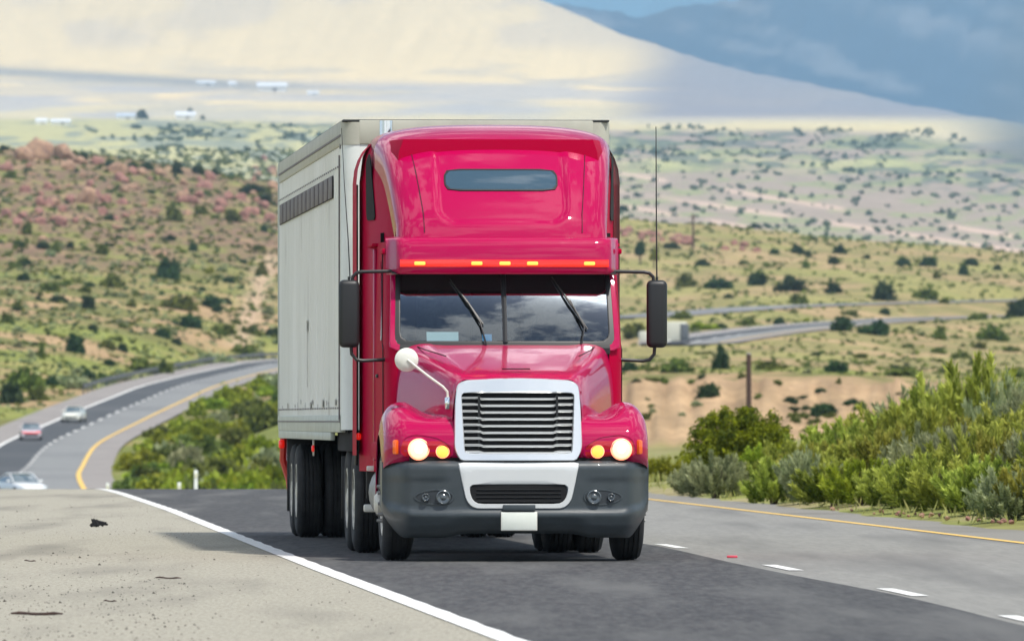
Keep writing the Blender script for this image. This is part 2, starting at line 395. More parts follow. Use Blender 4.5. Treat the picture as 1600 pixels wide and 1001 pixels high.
# beyond the first ridge
m1 = fbm(GU/60, GV/7+2, 5); m2 = fbm(GU/150+9, GV/16, 5); m3 = fbm(GU/22, GV/5+4, 4)
far = ssm(2700,3300,GY)
plain = mixc(np.broadcast_to(c(.50,.48,.25), colr.shape), c(.29,.32,.24), ssm(.45,.6,m1))
slopeR = mixc(np.broadcast_to(c(.36,.30,.25), colr.shape), c(.30,.32,.18), ssm(.45,.62,m1))
slopeR = mixc(slopeR, c(.50,.50,.24), np.exp(-((GV-252)/14)**2)*ssm(.35,.6,m2)*.8)
fc = mixc(plain, slopeR, ssm(560,900,GU))
colr = mixc(colr, fc, far)
tracks = (GU > 900)*far*(GY < 6500)
for a0, b0 in ((300,.16),(326,.15),(352,.17)):
    ph = (GU*.9/200) % 1
    colr = mixc(colr, c(.62,.47,.38), tracks*np.exp(-((GV-(a0+(GU-1150)*b0))/3.2)**2)*ssm(.42,.5,vnoise(GU/90+a0, GV*0+a0)))
shr = ssm(.50,.56,m3)*ssm(5500,6500,GY)*ssm(9400,8300,GY); colr = mixc(colr, c(.10,.14,.12), shr*.75*ssm(150,350,GU))
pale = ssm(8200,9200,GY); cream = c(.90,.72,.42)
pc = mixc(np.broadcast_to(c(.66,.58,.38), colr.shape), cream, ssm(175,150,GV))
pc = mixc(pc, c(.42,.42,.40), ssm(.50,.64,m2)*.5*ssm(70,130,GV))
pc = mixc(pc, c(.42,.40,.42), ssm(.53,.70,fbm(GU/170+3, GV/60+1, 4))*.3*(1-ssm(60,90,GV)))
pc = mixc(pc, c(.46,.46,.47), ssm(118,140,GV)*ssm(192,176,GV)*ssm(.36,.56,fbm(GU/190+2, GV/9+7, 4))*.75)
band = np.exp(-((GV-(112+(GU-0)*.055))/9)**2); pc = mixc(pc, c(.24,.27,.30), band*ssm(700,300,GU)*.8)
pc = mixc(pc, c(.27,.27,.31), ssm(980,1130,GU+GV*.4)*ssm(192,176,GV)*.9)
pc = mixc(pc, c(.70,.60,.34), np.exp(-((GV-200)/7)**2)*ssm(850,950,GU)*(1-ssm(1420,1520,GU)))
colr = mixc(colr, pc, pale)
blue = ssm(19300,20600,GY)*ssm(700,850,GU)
bc = mixc(np.broadcast_to(c(.02,.085,.17), colr.shape), c(.20,.24,.30), ssm(.44,.70,fbm(GU/150+GV/60, GV/24-GU/75+5, 5))*.75)  # dark blue puts cloud shadow on the mountain into its colour
bc = mixc(bc, c(.10,.28,.44), ssm(23800,24500,GY))  # farther ridge lighter blue: distance haze put into the colour
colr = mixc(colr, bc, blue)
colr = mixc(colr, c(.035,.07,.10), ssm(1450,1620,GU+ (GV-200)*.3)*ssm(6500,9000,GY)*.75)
nr, ncx = GX.shape; idx = np.arange(nr*ncx).reshape(nr, ncx)
Fq = np.stack([idx[:-1,:-1], idx[:-1,1:], idx[1:,1:], idx[1:,:-1]], -1).reshape(-1,4)
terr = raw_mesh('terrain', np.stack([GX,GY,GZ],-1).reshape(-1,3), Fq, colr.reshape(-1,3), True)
mt = mat('desert_ground', (.4,.3,.2), .95, spec=.1); t = mt.node_tree; b = t.nodes['Principled BSDF']
at = nd(mt, 'ShaderNodeVertexColor', layer_name='Col'); tcn = nd(mt, 'ShaderNodeTexCoord')
na = nd(mt, 'ShaderNodeTexNoise', Scale=.9, Detail=8, Roughness=.7); nb = nd(mt, 'ShaderNodeTexNoise', Scale=.05, Detail=9, Roughness=.68)
t.links.new(tcn.outputs['Object'], na.inputs['Vector']); t.links.new(tcn.outputs['Object'], nb.inputs['Vector'])
ra = nd(mt, 'ShaderNodeMapRange'); ra.inputs['From Min'].default_value=.3; ra.inputs['From Max'].default_value=.7; ra.inputs['To Min'].default_value=.62; ra.inputs['To Max'].default_value=1.3
rb = nd(mt, 'ShaderNodeMapRange'); rb.inputs['From Min'].default_value=.3; rb.inputs['From Max'].default_value=.7; rb.inputs['To Min'].default_value=.78; rb.inputs['To Max'].default_value=1.2
mm = nd(mt, 'ShaderNodeMath', operation='MULTIPLY'); vm = nd(mt, 'ShaderNodeVectorMath', operation='SCALE')
t.links.new(na.outputs['Fac'], ra.inputs['Value']); t.links.new(nb.outputs['Fac'], rb.inputs['Value'])
t.links.new(ra.outputs[0], mm.inputs[0]); t.links.new(rb.outputs[0], mm.inputs[1]); t.links.new(at.outputs['Color'], vm.inputs[0]); t.links.new(mm.outputs[0], vm.inputs['Scale'])
t.links.new(vm.outputs[0], b.inputs['Base Color'])
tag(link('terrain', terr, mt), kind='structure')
# ================================================================== ROADS
def asphalt(name, c1, c2, c3=None, sc=60, bump=.25, s3=.25, st=(1,1,1)):
    return noisy(mat(name, c1, .82, spec=.25), c1, c2, sc, detail=8, bump=bump, bscale=120, c3=c3, s3=s3, l3=.5, h3=.72, stretch=st)
M['shoulder'] = asphalt('shoulder_surface', (.30,.28,.225), (.42,.395,.32), (.24,.225,.185), sc=34, bump=.6, s3=.9, st=(1,.10,1))
M['lane_dark'] = asphalt('dark_asphalt', (.048,.048,.050), (.085,.085,.084), (.125,.125,.12), sc=14, bump=.15, s3=1.1, st=(1,.07,1))
M['lane_light'] = asphalt('worn_asphalt', (.215,.212,.195), (.26,.255,.235), (.15,.148,.14), sc=14, bump=.15, s3=.9, st=(1,.06,1))
for k_, lo_ in (('shoulder', .66), ('lane_light', .70)):       # dark specks of gravel and tar
    t = M[k_].node_tree; b = t.nodes['Principled BSDF']; src = b.inputs['Base Color'].links[0].from_socket
    tcn = nd(M[k_], 'ShaderNodeTexCoord'); n = nd(M[k_], 'ShaderNodeTexNoise', Scale=22, Detail=2); t.links.new(tcn.outputs['Object'], n.inputs['Vector'])
    r = nd(M[k_], 'ShaderNodeMapRange'); r.inputs['From Min'].default_value = lo_; r.inputs['From Max'].default_value = lo_+.06
    x = nd(M[k_], 'ShaderNodeMix', data_type='RGBA'); x.inputs['B'].default_value = (.05,.045,.035,1)
    t.links.new(n.outputs['Fac'], r.inputs['Value']); t.links.new(r.outputs[0], x.inputs['Factor']); t.links.new(src, x.inputs['A']); t.links.new(x.outputs['Result'], b.inputs['Base Color'])
M['white'] = noisy(mat('white_paint', (.8,.8,.78), .6), (.80,.80,.77), (.50,.49,.45), 14, lo=.48, hi=.72)
M['yellow'] = noisy(mat('yellow_paint', (.8,.5,.08), .6), (.82,.52,.10), (.62,.42,.13), 7, lo=.4, hi=.75)
YN = np.concatenate([np.linspace(-250,20,28), np.linspace(24,240,150)])
def strip(name, fl, fr, off, m, Ys=YN, n=3, kind='structure'):
    Ys = np.asarray(Ys, float); a = fl(Ys); b = fr(Ys)
    X = a[:,None]+(b-a)[:,None]*np.linspace(0,1,n)[None,:]; Y = np.repeat(Ys[:,None], n, 1)
    Z = zcrest(Y)+off; i = np.arange(X.size).reshape(X.shape)
    o = link(name, raw_mesh(name, np.stack([X,Y,Z],-1).reshape(-1,3), np.stack([i[:-1,:-1],i[:-1,1:],i[1:,1:],i[1:,:-1]],-1).reshape(-1,4)), m)
    return tag(o, kind=kind)
strip('road_shoulder', lambda y: lw(y)-3.7, lambda y: lw(y), .03, M['shoulder'], n=6)
strip('road', lambda y: lw(y), lambda y: ld(y)-.12+.05*np.sin(y*.21), .03, M['lane_dark'], n=6)
strip('road', lambda y: ld(y)-.12+.05*np.sin(y*.21), lambda y: ly(y)+.12, .03, M['lane_light'], n=6)
strip('road_shoulder', lambda y: ly(y)+.12, lambda y: ly(y)+1.15+.18*np.sin(y*.9)*np.cos(y*.37), .03, asphalt('inner_shoulder', (.20,.19,.17), (.27,.26,.23), (.16,.15,.13), sc=30, bump=.4), n=4)
strip('edge_line', lambda y: lw(y)-.07, lambda y: lw(y)+.10+.012*np.sin(y*2.1), .036, M['white'], n=3)
strip('edge_line', lambda y: ly(y)-.06, lambda y: ly(y)+.07, .036, M['yellow'], n=3)
for y0 in [60.5-12.2, 60.5, 70.5, 82.3, 96.4, 108.6, 120.8, 133, 145.2, 157.4, 169.6]:
    strip('lane_dash', lambda y: ld(y)-.02, lambda y: ld(y)+.11, .036, M['white'], Ys=np.linspace(y0-1.6,y0+1.5,5), n=2)
# far highway: ribbons along the centre path
def nrm(P):
    T = np.gradient(P[:,:2], axis=0); T /= np.linalg.norm(T, axis=1)[:,None]; return np.stack([T[:,1], -T[:,0]], 1)   # points right of travel away from us
def ribbon(name, P, a, b, off, m, i0=0, i1=None, n=2, kind='structure', parent=None, vert=0, wob=None):
    P = P[i0:i1]; N = nrm(P); w = np.linspace(a, b, n)
    V = np.zeros((len(P), n, 3)); V[:,:,:2] = P[:,None,:2]+N[:,None,:]*w[None,:,None]; V[:,:,2] = P[:,None,2]+off
    if wob is not None: V[:,:,:2] += N[:,None,:]*wob[i0:i1][:,None,None]
    i = np.arange(len(P)*n).reshape(len(P), n)
    o = link(name, raw_mesh(name, V.reshape(-1,3), np.stack([i[:-1,:-1],i[:-1,1:],i[1:,1:],i[1:,:-1]],-1).reshape(-1,4)), m)
    return tag(o, kind=kind)
M['far_sh'] = asphalt('far_shoulder', (.26,.235,.22), (.30,.28,.26), (.22,.20,.19), sc=2, bump=0)
M['far_dark'] = asphalt('far_dark_asphalt', (.060,.066,.072), (.08,.085,.09), (.10,.105,.11), sc=1.5, bump=0, s3=.03)
M['far_light'] = asphalt('far_worn_asphalt', (.20,.205,.205), (.25,.255,.25), (.16,.165,.17), sc=1.5, bump=0, s3=.03)
ribbon('road_shoulder', ROAD, -7.9, -3.95, .05, M['far_sh'])
ribbon('road', ROAD, -3.95, 0, .05, M['far_dark'])
ribbon('road', ROAD, 0, 4.05, .05, M['far_light'])
ribbon('road_shoulder', ROAD, 4.05, 6.3, .05, M['far_sh'])
ribbon('edge_line', ROAD, -4.15, -3.78, .09, M['white'])
ribbon('edge_line', ROAD, 3.90, 4.22, .09, M['yellow'])
arc = np.concatenate([[0], np.cumsum(np.linalg.norm(np.diff(ROAD, axis=0), axis=1))])
FINE = np.array([[np.interp(s, arc, ROAD[:,k]) for k in range(3)] for s in np.arange(0, arc[-1], 1.5)])
kk = 0
for i in range(180, len(FINE)-4, 8):
    ribbon('lane_dash', FINE, -.16, .16, .09, M['white'], i, i+4); kk += 1
    if kk > 90: break
ribbon('road', ROAD2, -4.5, 4.5, .05, M['far_light']); ribbon('road_shoulder', ROAD2, 4.5, 6, .05, M['far_sh']); ribbon('road_shoulder', ROAD2, -6, -4.5, .05, M['far_sh'])

# ================================================================== TRUCK (local frame: x to our right, y away from us, z up; origin under the bumper)
TY, TA = 85.9, 3.8
def to_local(): pass
T = empty('semi_truck', (0.065, TY, 0.03), R(TA)); T.scale = (1,1,1.012)
tag(T, 'crimson semi truck with tall sleeper, lit headlamps and silver grille, driving towards the viewer', 'truck')
P_ = M['paint']
# ---- bumper
def by(x):                       # plan curve of the bumper face
    a = np.abs(x); return .10*(a/1.0)**2*np.minimum(a,1)+ .33*ssm(.98,1.235,a)**1.3
def bz0(x): return .215+.04*ssm(.72,.45,np.abs(x))+.26*(np.clip(np.abs(x)-1.07,0,1)/.165)**2
xs = np.concatenate([-1.235+.0*np.arange(1), -1.235+ .26*np.sin(np.linspace(0.05,1,14)*1.57), np.linspace(-.95,.95,40), (1.235-.26*np.sin(np.linspace(0.05,1,14)*1.57))[::-1], [1.235]])
def off_prof(z, x):
    cz = .455+.05*ssm(.9,1.2,abs(x))
    o = np.interp(z, [.20,.24,.32,.42], [.20,.10,.035,.0])
    o += .028*ssm(cz-.03, cz+.03, z)             # step in above the crease
    o -= .010*ssm(.73,.76,z)*ssm(.60,.72,abs(x))
    o += np.interp(z, [.86,.895,.915], [0,.02,.07]); return o
rowsP = []
for x in xs:
    z0 = float(bz0(x)); zz = z0+(.915-z0)*np.linspace(0,1,34)
    zn = .215+(.915-.215)*np.linspace(0,1,34)
    sgn = 1-.06*ssm(1.0,1.23,abs(x))
    rowsP.append([(x*(1-.035*float(ssm(.45,.22,z))*(abs(x)>.9)), float(by(x))+off_prof(z if k>6 else zn[k], x), z) for k, z in enumerate(zz)])
for s_ in (-1, 1):
    pass
A = np.array(rowsP)
left_end = np.array([[(A[0,k,0]-.0, A[0,k,1]+dy, A[0,k,2]+.18*dy) if A[0,k,2] < .6 else (A[0,k,0], A[0,k,1]+dy, A[0,k,2]) for k in range(34)] for dy in (.34,.22,.10)])
right_end = left_end[::-1].copy(); right_end[:,:,0] *= -1
A = np.concatenate([left_end, A, right_end])
bump = MB().grid(A).build('bumper', M['bumper'], T, 50)
# lower lip closing
lipv = np.array([A[:,0,:], A[:,0,:]+np.array([0,.25,.02])]); MB().grid(lipv).build('bumper_lip', M['black'], bump)
# generic curved patch on bumper face
def bf(x, z, o=0): return (x, float(by(x))+off_prof(z, x)-o, z)
def rayloop(poly, n=96, c=None):
    """resample a closed 2-D polygon by angle about c"""
    poly = np.array(poly, float); c = np.array(c if c is not None else poly.mean(0)); out = []
    Q = np.vstack([poly, poly[:1]])
    for k in range(n):
        a = 2*math.pi*k/n; d = np.array([math.cos(a), math.sin(a)]); best = None
        for p, q in zip(Q[:-1], Q[1:]):
            e = q-p; den = d[0]*(-e[1])+d[1]*e[0]
            if abs(den) < 1e-12: continue
            w = p-c; t_ = (w[0]*(-e[1])+w[1]*e[0])/den; u_ = (d[0]*w[1]-d[1]*w[0])/den
            if t_ > 0 and -1e-9 <= u_ <= 1+1e-9 and (best is None or t_ > best): best = t_
        out.append(c+d*best)
    return np.array(out)
def rpoly(pts, r, n=6):
    """round the corners of a polygon; r scalar or list"""
    out = []; m = len(pts); r = r if isinstance(r, (list,tuple)) else [r]*m
    for i in range(m):
        p = np.array(pts[i], float); a = np.array(pts[i-1], float)-p; b = np.array(pts[(i+1)%m], float)-p
        la, lb = np.linalg.norm(a), np.linalg.norm(b); rr = min(r[i], la*.49, lb*.49); pa = p+a/la*rr; pb = p+b/lb*rr
        for t_ in np.linspace(0,1,n): out.append((1-t_)**2*pa+2*t_*(1-t_)*p+t_*t_*pb)
    return np.array(out)
def ring(outer, inner, surf, depth=.012, n=120, c=None, lip=.008):
    o = rayloop(outer, n, c); i = rayloop(inner, n, c); bm = MB()
    def pt(q, d): return surf(q[0], q[1], d)
    m1 = o+(i-o)*min(1, .012/.1); m2 = i+(o-i)*.12
    L_ = [[pt(q,-.004) for q in o], [pt(q, depth*.7) for q in o+(i-o)*.03], [pt(q, depth) for q in o+(i-o)*.10], *[[pt(q, depth) for q in o+(i-o)*kk] for kk in (.22,.36,.5,.64,.78)], [pt(q, depth) for q in m2], [pt(q, depth*.6) for q in i+(o-i)*.03], [pt(q,-.004-lip) for q in i]]
    return bm.grid(np.array(L_), close=True)
def patch(loop, surf, d, n=96, rings=5, c=None):
    l = rayloop(loop, n, c); cc = np.array(c if c is not None else np.array(loop).mean(0)); bm = MB()
    G = [[surf(*(cc+(q-cc)*k), d) for q in l] for k in np.linspace(1,.04,rings)]
    vs_ = bm.grid(np.array(G), close=True); bm.bm.verts.ensure_lookup_table(); bm.bm.faces.new(list(bm.bm.verts)[-n:])
    return bm
sil_out = rpoly([(-.565,.905),(.565,.905),(.485,.55),(.42,.482),(-.42,.482),(-.485,.55)], [.02,.02,.08,.07,.07,.08])
sil_in = rpoly([(-.46,.70),(.46,.70),(.425,.525),(-.425,.525)], [.06,.06,.10,.10])
ring(sil_out, sil_in, bf, .016, c=(0,.61)).build('bumper_trim', M['silver'], bump, 40)
intake = patch(sil_in, bf, .004, c=(0,.61)).build('air_intake', M['void'], bump)  # near-black patch laid on the face paints the dark of the opening
mbx = MB()
for z in (.55,.585,.62,.655):
    mbx.tube([bf(x, z, .009) for x in np.linspace(-.39,.39,21)], .004, 6)
absorb(intake, mbx, M['black'])
# notch below trim + plate
MB().box((0,.0,.490),(.30,.05,.055),.008).build('plate_bracket', M['bumper'], bump)
pl = MB().box((-.0,-.012,.368),(.318,.012,.158),.005).build('licence_plate', M['plate'], T)
MB().box((0,-.008,.368),(.335,.012,.172),.005).build('plate_frame', M['cream'], pl)
# fog lamps: oval recess with two lamps
for s_ in (-1, 1):
    ov = [(s_*(.78+.185*math.cos(a)), .585+.090*math.sin(a)*(1-.38*(math.cos(a)+1)/2)) for a in np.linspace(0, 2*math.pi, 40)[:-1]]
    ovi = [(s_*(.78+.165*math.cos(a)), .585+.073*math.sin(a)*(1-.38*(math.cos(a)+1)/2)) for a in np.linspace(0, 2*math.pi, 40)[:-1]]
    f = patch(ovi, bf, .003, c=(s_*.78,.585)).build('fog_lamp', mat('fog_recess', (.03,.036,.042), .5), T)
    ring(ov, ovi, bf, .008, c=(s_*.78,.585)).build('fog_bezel', M['bumper'], f)
    for dx, r in ((-.085,.066),(.075,.036)):
        x = s_*(.78+dx); y = float(by(x))+.02
        MB().lathe([(0,r),(-.028,r),(-.034,r*.86),(-.026,r*.8),(-.022,r*.45),(-.030,r*.3),(-.034,.004)], (x, y+.005, .585), 'y', 24).build('lamp', mat('fog_glass', (.07,.085,.095), .22, coat=1), f)
# near-black bar painting the dark of the gap, and tow pins
MB().box((0,.20,.93),(2.0,.10,.06)).build('bumper_gap_shade', M['void'], T)
for x in (-.06,.15): MB().box((x,.13,.932),(.032,.03,.022),.004).build('tow_pin', M['redtrim'], T)
# ---- grille
def gy(z): return .06+(z-.92)*.16
def gs(x, z, d): return (x*.968, gy(z)+.05*(x/.6)**2-d, z)
go = rpoly([(-.555,.915),(.555,.915),(.615,1.02),(.60,1.42),(.578,1.615),(.50,1.650),(0,1.672),(-.50,1.650),(-.578,1.615),(-.60,1.42),(-.615,1.02)], [.03,.03,.06,.1,.05,.05,.3,.05,.05,.1,.06])
gi = rpoly([(-.505,.985),(.505,.985),(.535,1.53),(-.535,1.53)], .035)
gr = ring(go, gi, gs, .035, n=160, c=(0,1.27), lip=.05).build('grille_surround', M['bright'], T, 30)
patch(gi, gs, -.035, c=(0,1.27)).build('grille_backing', M['void'], gr)
GB = M['bright']
for k in range(9):
    z = 1.490-k*.0615
    hw = .505+(z-.985)*.055
    pts = []
    for x in np.linspace(-hw, hw, 41):
        dz = -.012*float(ssm(.36,.345,abs(x)))
        pts.append((x, z+dz))
    m_ = MB()
    sec = [(.020,-.012),(-.006,-.012),(-.012,-.007),(-.012,.004),(.020,.012)]
    G = [[(x*.968, gs(x,zz,0)[1]+a, zz+b_) for a, b_ in sec] for x, zz in pts]
    m_.grid(np.array(G), close=True).build('grille_bar', GB, gr, 50)
for x in (-.36,.36): MB().box((x, gy(1.25)+.03, 1.25),(.02,.02,.52)).build('grille_post', M['black'], gr)
mesh_ = MB()
for x in np.linspace(-.5,.5,46): mesh_.tube([(x, gy(.99)+.045,.985),(x,gy(1.53)+.045,1.53)], .0022, 4)
mesh_.bm.free()
# ---- hood
def chaikin(p, n=2):
    p = np.array(p, float)
    for _ in range(n):
        q = np.empty((2*len(p)-2, p.shape[1])); q[0::2] = p[:-1]*.75+p[1:]*.25; q[1::2] = p[:-1]*.25+p[1:]*.75
        p = np.vstack([p[:1], q, p[-1:]])
    return p
def hood_sec(t_):
    """t 0 at the grille, 1 at the cowl; half section from centre to lower side"""
    e = t_**.85
    zc = np.interp(t_, [0,.08,.35,.7,1], [1.675,1.715,1.80,1.905,1.985])
    wt = .53+.40*e; ze = zc-.035-.01*t_; ws = .615+.42*t_**.9
    zl = .93+.25*t_
    return chaikin([(0,zc),(wt*.35,zc),(wt*.70,zc-.004),(wt*.80,zc-.002+.02*t_),(wt-.02,ze+.035),(wt+.03,ze-.01),(wt+.055,ze-.10),((ws+wt+.055)/2+.01,ze-.28),(ws,zl)], 3)
st = []
for t_ in np.concatenate([[0,.012,.03], np.linspace(.06,1,26)]):
    s_ = hood_sec(max(t_-.03,0)/.97); y = .20+1.80*t_
    if t_ < .03: s_ = s_*np.array([.985 if t_ == 0 else .996,1]); s_[:,1] -= (.02 if t_ == 0 else .006)
    bow = -.05*(1-(s_[:,0]/1.0)**2)*t_
    half = np.stack([s_[:,0], y+ .06*(s_[:,0]/.6)**2*(1-t_)+bow, s_[:,1]], 1)
    full = np.vstack([half[::-1]*np.array([-1,1,1]), half[1:]]); st.append(full)
hood = MB().grid(np.array(st)).build('hood', P_, T, 60)
fr_ = np.array(st[0]); back = fr_.copy(); back[:,1] += .10; back[:,0] *= .9
MB().grid(np.array([fr_, back*np.array([1,1,1])])).build('hood_lip', P_, hood)
MB().prism([(-.60,.30,.93),(.60,.30,.93),(.60,.34,1.55),(-.60,.34,1.55)], (0,.03,0)).build('radiator', M['void'], T)
# hood vents and crease lines
for s_ in (-1, 1):
    MB().tube([(s_*.62,.9,1.872),(s_*.78,1.5,1.935),(s_*.83,1.85,1.965)], .006, 6).build('hood_seam', M['seam'], hood)
MB().box((0,.42,1.752),(.26,.02,.012),.003).build('hood_catch', M['seam'], hood)
# ---- cowl panel between hood and windshield
MB().grid(np.array([[(x, 1.96-.05*(1-x*x)+dy, z) for x in np.linspace(-.99,.99,21)] for dy, z in ((0,1.90),(.0,1.955),(.03,1.985),(.10,1.995))])).build('cowl', M['black'], T)
# ---- fenders
prof = spline(np.array([(.20,.905,0),(.135,.96,0),(.12,1.06,0),(.145,1.17,0),(.23,1.26,0),(.42,1.335,0),(.70,1.395,0),(1.0,1.42,0),(1.32,1.37,0),(1.58,1.22,0),(1.75,1.0,0),(1.85,.80,0),(1.88,.62,0)]), .035)[:,:2]
WC = np.array([1.13,.55])
def fender(s_):
    G = []
    for (y, z) in prof:
        row = []; d = WC-np.array([y,z]); dist = np.linalg.norm(d); d = d/dist
        topk = float(ssm(.2,.7,y)*ssm(1.9,1.2,y))
        for w in np.linspace(0,1,14):              # flat part
            x = .50+.55*w; dz = topk*(-.075*math.exp(-((x-.78)/.12)**2)+.035*math.exp(-((x-1.02)/.08)**2)+.05*float(ssm(.62,.52,x)))
            sweep = .10*(x-.5)**2*float(ssm(.6,.2,y))
            row.append((s_*x, y+sweep, z+dz))
        x0, sw0, dz0 = row[-1][0]*s_, row[-1][1]-y, row[-1][2]-z
        for a in np.linspace(.12,1,10)*math.pi/2:   # rounding
            x = 1.05+.175*math.sin(a); ins = .20*(1-math.cos(a))
            row.append((s_*x, y+sw0+d[0]*ins+.10*float(ssm(.6,.2,y))*math.sin(a), z+dz0*math.cos(a)+d[1]*ins))
        end = np.array([row[-1][1], row[-1][2]]); e = WC-end; de = np.linalg.norm(e)
        arch = WC-e/de*.60 if de > .60 else end
        if arch[1] < .92 and y < .6: arch = end+(arch-end)*.6
        for k in np.linspace(.2,1,6):
            q = end+(arch-end)*k; row.append((s_*(1.225+.01*k), q[0], max(q[1], .905 if y < .45 else 0)))
        G.append(row)
    f = MB().grid(np.array(G)).build('fender', P_, T, 50)
    # liner
    ln = [[(s_*x, WC[0]+.62*math.cos(a), WC[1]+.62*math.sin(a)) for x in (.55,1.20)] for a in np.linspace(-.2,3.3,24)]
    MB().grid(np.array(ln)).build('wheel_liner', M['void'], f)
    # front lamp panel
    return f
for s_ in (-1, 1):
    f = fender(s_)
    lp = [(.60,.935),(1.04,.935),(1.10,1.0),(1.06,1.13),(.95,1.165),(.74,1.135),(.60,1.05)]
    hx, sx = .935, .715
    def fs(x, z, d): return (s_*x, .118+.10*(x-.5)**2+ np.interp(z,[.905,.96,1.06,1.17,1.26],[.08,.015,0,.025,.11])-d, z)
    ring(rpoly(lp,.05), rpoly([(hx+(x-hx)*.94, 1.03+(z-1.03)*.9) for x, z in lp],.045), fs, .010, c=(.84,1.045)).build('lamp_bezel', P_, f)
    patch(rpoly([(hx+(x-hx)*.95, 1.03+(z-1.03)*.92) for x, z in lp],.045), fs, .003, c=(.84,1.045)).build('lamp_panel', mat('lamp_panel_red', (.50,.002,.012), .25, coat=1), f)
    yl = fs(hx, 1.02, 0)[1]
    h = MB().lathe([(.03,.086),(-.012,.086),(-.022,.080),(-.026,.060),(-.030,.03),(-.031,.004)], (s_*hx+.018, yl, 1.02), 'y', 32).build('headlight', M['lamp'], T)
    MB().lathe([(-.028,.035),(-.034,.028),(-.036,.004)], (s_*hx+.018, yl, 1.02), 'y', 20).build('bulb', M['bulb'], h)
    MB().lathe([(.02,.100),(-.010,.100),(-.014,.093),(-.004,.087)], (s_*hx+.018, yl, 1.02), 'y', 32).build('headlight_rim', M['rimglow'], h)
    yl = fs(sx, 1.0, 0)[1]
    h = MB().lathe([(.03,.053),(-.010,.053),(-.018,.047),(-.022,.03),(-.024,.004)], (s_*sx+.018, yl, 1.0), 'y', 28).build('turn_signal', M['amber'], T)
    MB().lathe([(.02,.063),(-.008,.063),(-.012,.058),(-.004,.054)], (s_*sx+.018, yl, 1.0), 'y', 28).build('signal_rim', M['rimglow'], h)
    MB().box((s_*1.12,.205,1.04),(.05,.07,.135),.018,Matrix.Rotation(s_*R(38),3,'Z')).build('side_marker', M['amberdark'], T)
# ---- cab and sleeper walls
def wall(s_):
    G = []
    # plan outline from A pillar backwards, leaning with the windscreen above the beltline
    for z in np.concatenate([np.linspace(.86,1.97,8), np.linspace(2.0,2.95,10)]):
        lean = max(0, z-1.97)*.52; row = []
        for x, y in [(.985,1.99+lean),(1.045,2.02+lean),(1.09,2.10+lean),(1.115,2.22+lean),(1.13,2.6+lean*.5),(1.145,3.2),(1.152,3.38)]: row.append((s_*(x-.02*max(0,z-2.0)), y, z))
        G.append(row)
    return G
for s_ in (-1, 1):
    cabw = MB().grid(np.array(wall(s_))).build('cab_wall', M['dull'], T, 40)
    # door lines
    MB().tube([(s_*1.128,2.35,.9),(s_*1.13,2.35,1.95),(s_*1.128,2.5,2.0),(s_*1.115,2.72,2.85),(s_*1.118,3.28,2.85),(s_*1.137,3.30,.9)], .006, 6).build('door_seam', M['seam'], cabw)
    MB().box((s_*1.145,3.08,1.70),(.03,.17,.035),.01).build('door_handle', M['black'], cabw)
    q = rpoly([(2.52,2.03),(3.20,2.03),(3.20,2.78),(2.86,2.78)], .07)
    MB().prism([(s_*(1.128-.018*(z-2)), y, z) for y, z in q], (s_*.006,0,0)).build('side_window', M['dkglass'], cabw)
    # mirror-mount trim by the A pillar
    MB().box((s_*1.10,2.60,2.86),(.07,.40,.05),.012).build('roof_ledge', M['dull'], cabw)
    # chrome-like vertical side trim where the cab meets the sleeper
    MB().box((s_*1.150,3.42,1.90),(.035,.10,2.0),.015).build('cab_corner_trim', P_, cabw)
roofc = MB().box((0,2.95,2.93),(2.16,.95,.08),.03).build('cab_roof', P_, T)
MB().box((0,3.36,2.0),(2.2,.03,2.1)).build('cab_back_panel', M['void'], T)
# sleeper: hollow-looking box with rounded corners
sl = []
for z in (.80,1.2,2.0,2.88,2.93,3.55,3.80,3.92):
    k = {3.80:.975,3.92:.93}.get(z,1); up_ = z > 2.9; w0, w1 = (.97,1.045) if up_ else (1.135,1.16)
    yf = 2.95 if up_ else 3.385
    hs = [(w0-.12,yf),(w0,yf+.01),(w1,yf+.25),(1.185,4.2),(1.235,4.70),(1.18,4.80)]
    sl.append([(-x*k, y, z) for x, y in hs]+[(x*k, y, z) for x, y in hs[::-1]])
slp = MB().grid(np.array(sl), close=True).build('sleeper', M['dull'], T, 40)
for s_ in (-1, 1):
    q = rpoly([(3.74,3.18),(4.18,3.18),(4.24,3.72),(4.02,3.84)], .09)
    MB().prism([(s_*(np.interp(y,[3.2,4.2],[1.045,1.185])+.004), y, z) for y, z in q], (s_*.008,0,0)).build('sleeper_window', M['void'], slp)
    MB().box((s_*1.15,3.75,2.935),(.07,.90,.03),.008).build('sleeper_rail', M['dull'], slp)
    bolts = MB()
    for z in np.arange(1.1,3.75,.21): bolts.lathe([(0,.012),(.01,.010)], (s_*(1.21) - (.01 if s_<0 else 0), 4.62, z), 'x', 8)
    absorb(slp, bolts, M['steel'])
    # side extender behind the sleeper with a curved cap
    ex = []
    for z in np.concatenate([np.linspace(.95,3.55,10), [3.68,3.78,3.86,3.93,3.97]]):
        c_ = max(0, z-3.55); xx = 1.275-(.30*(1-math.sqrt(max(0,1-(c_/.43)**2))))
        ex.append([(s_*xx, y, z+ (0)) for y in (4.45,4.6,5.0,5.22)])
    MB().grid(np.array(ex)).build('side_extender', M['dull'], slp, 40)
    MB().box((s_*1.235,5.25,2.2),(.03,.08,2.7),.01).build('extender_edge', M['black'], slp)
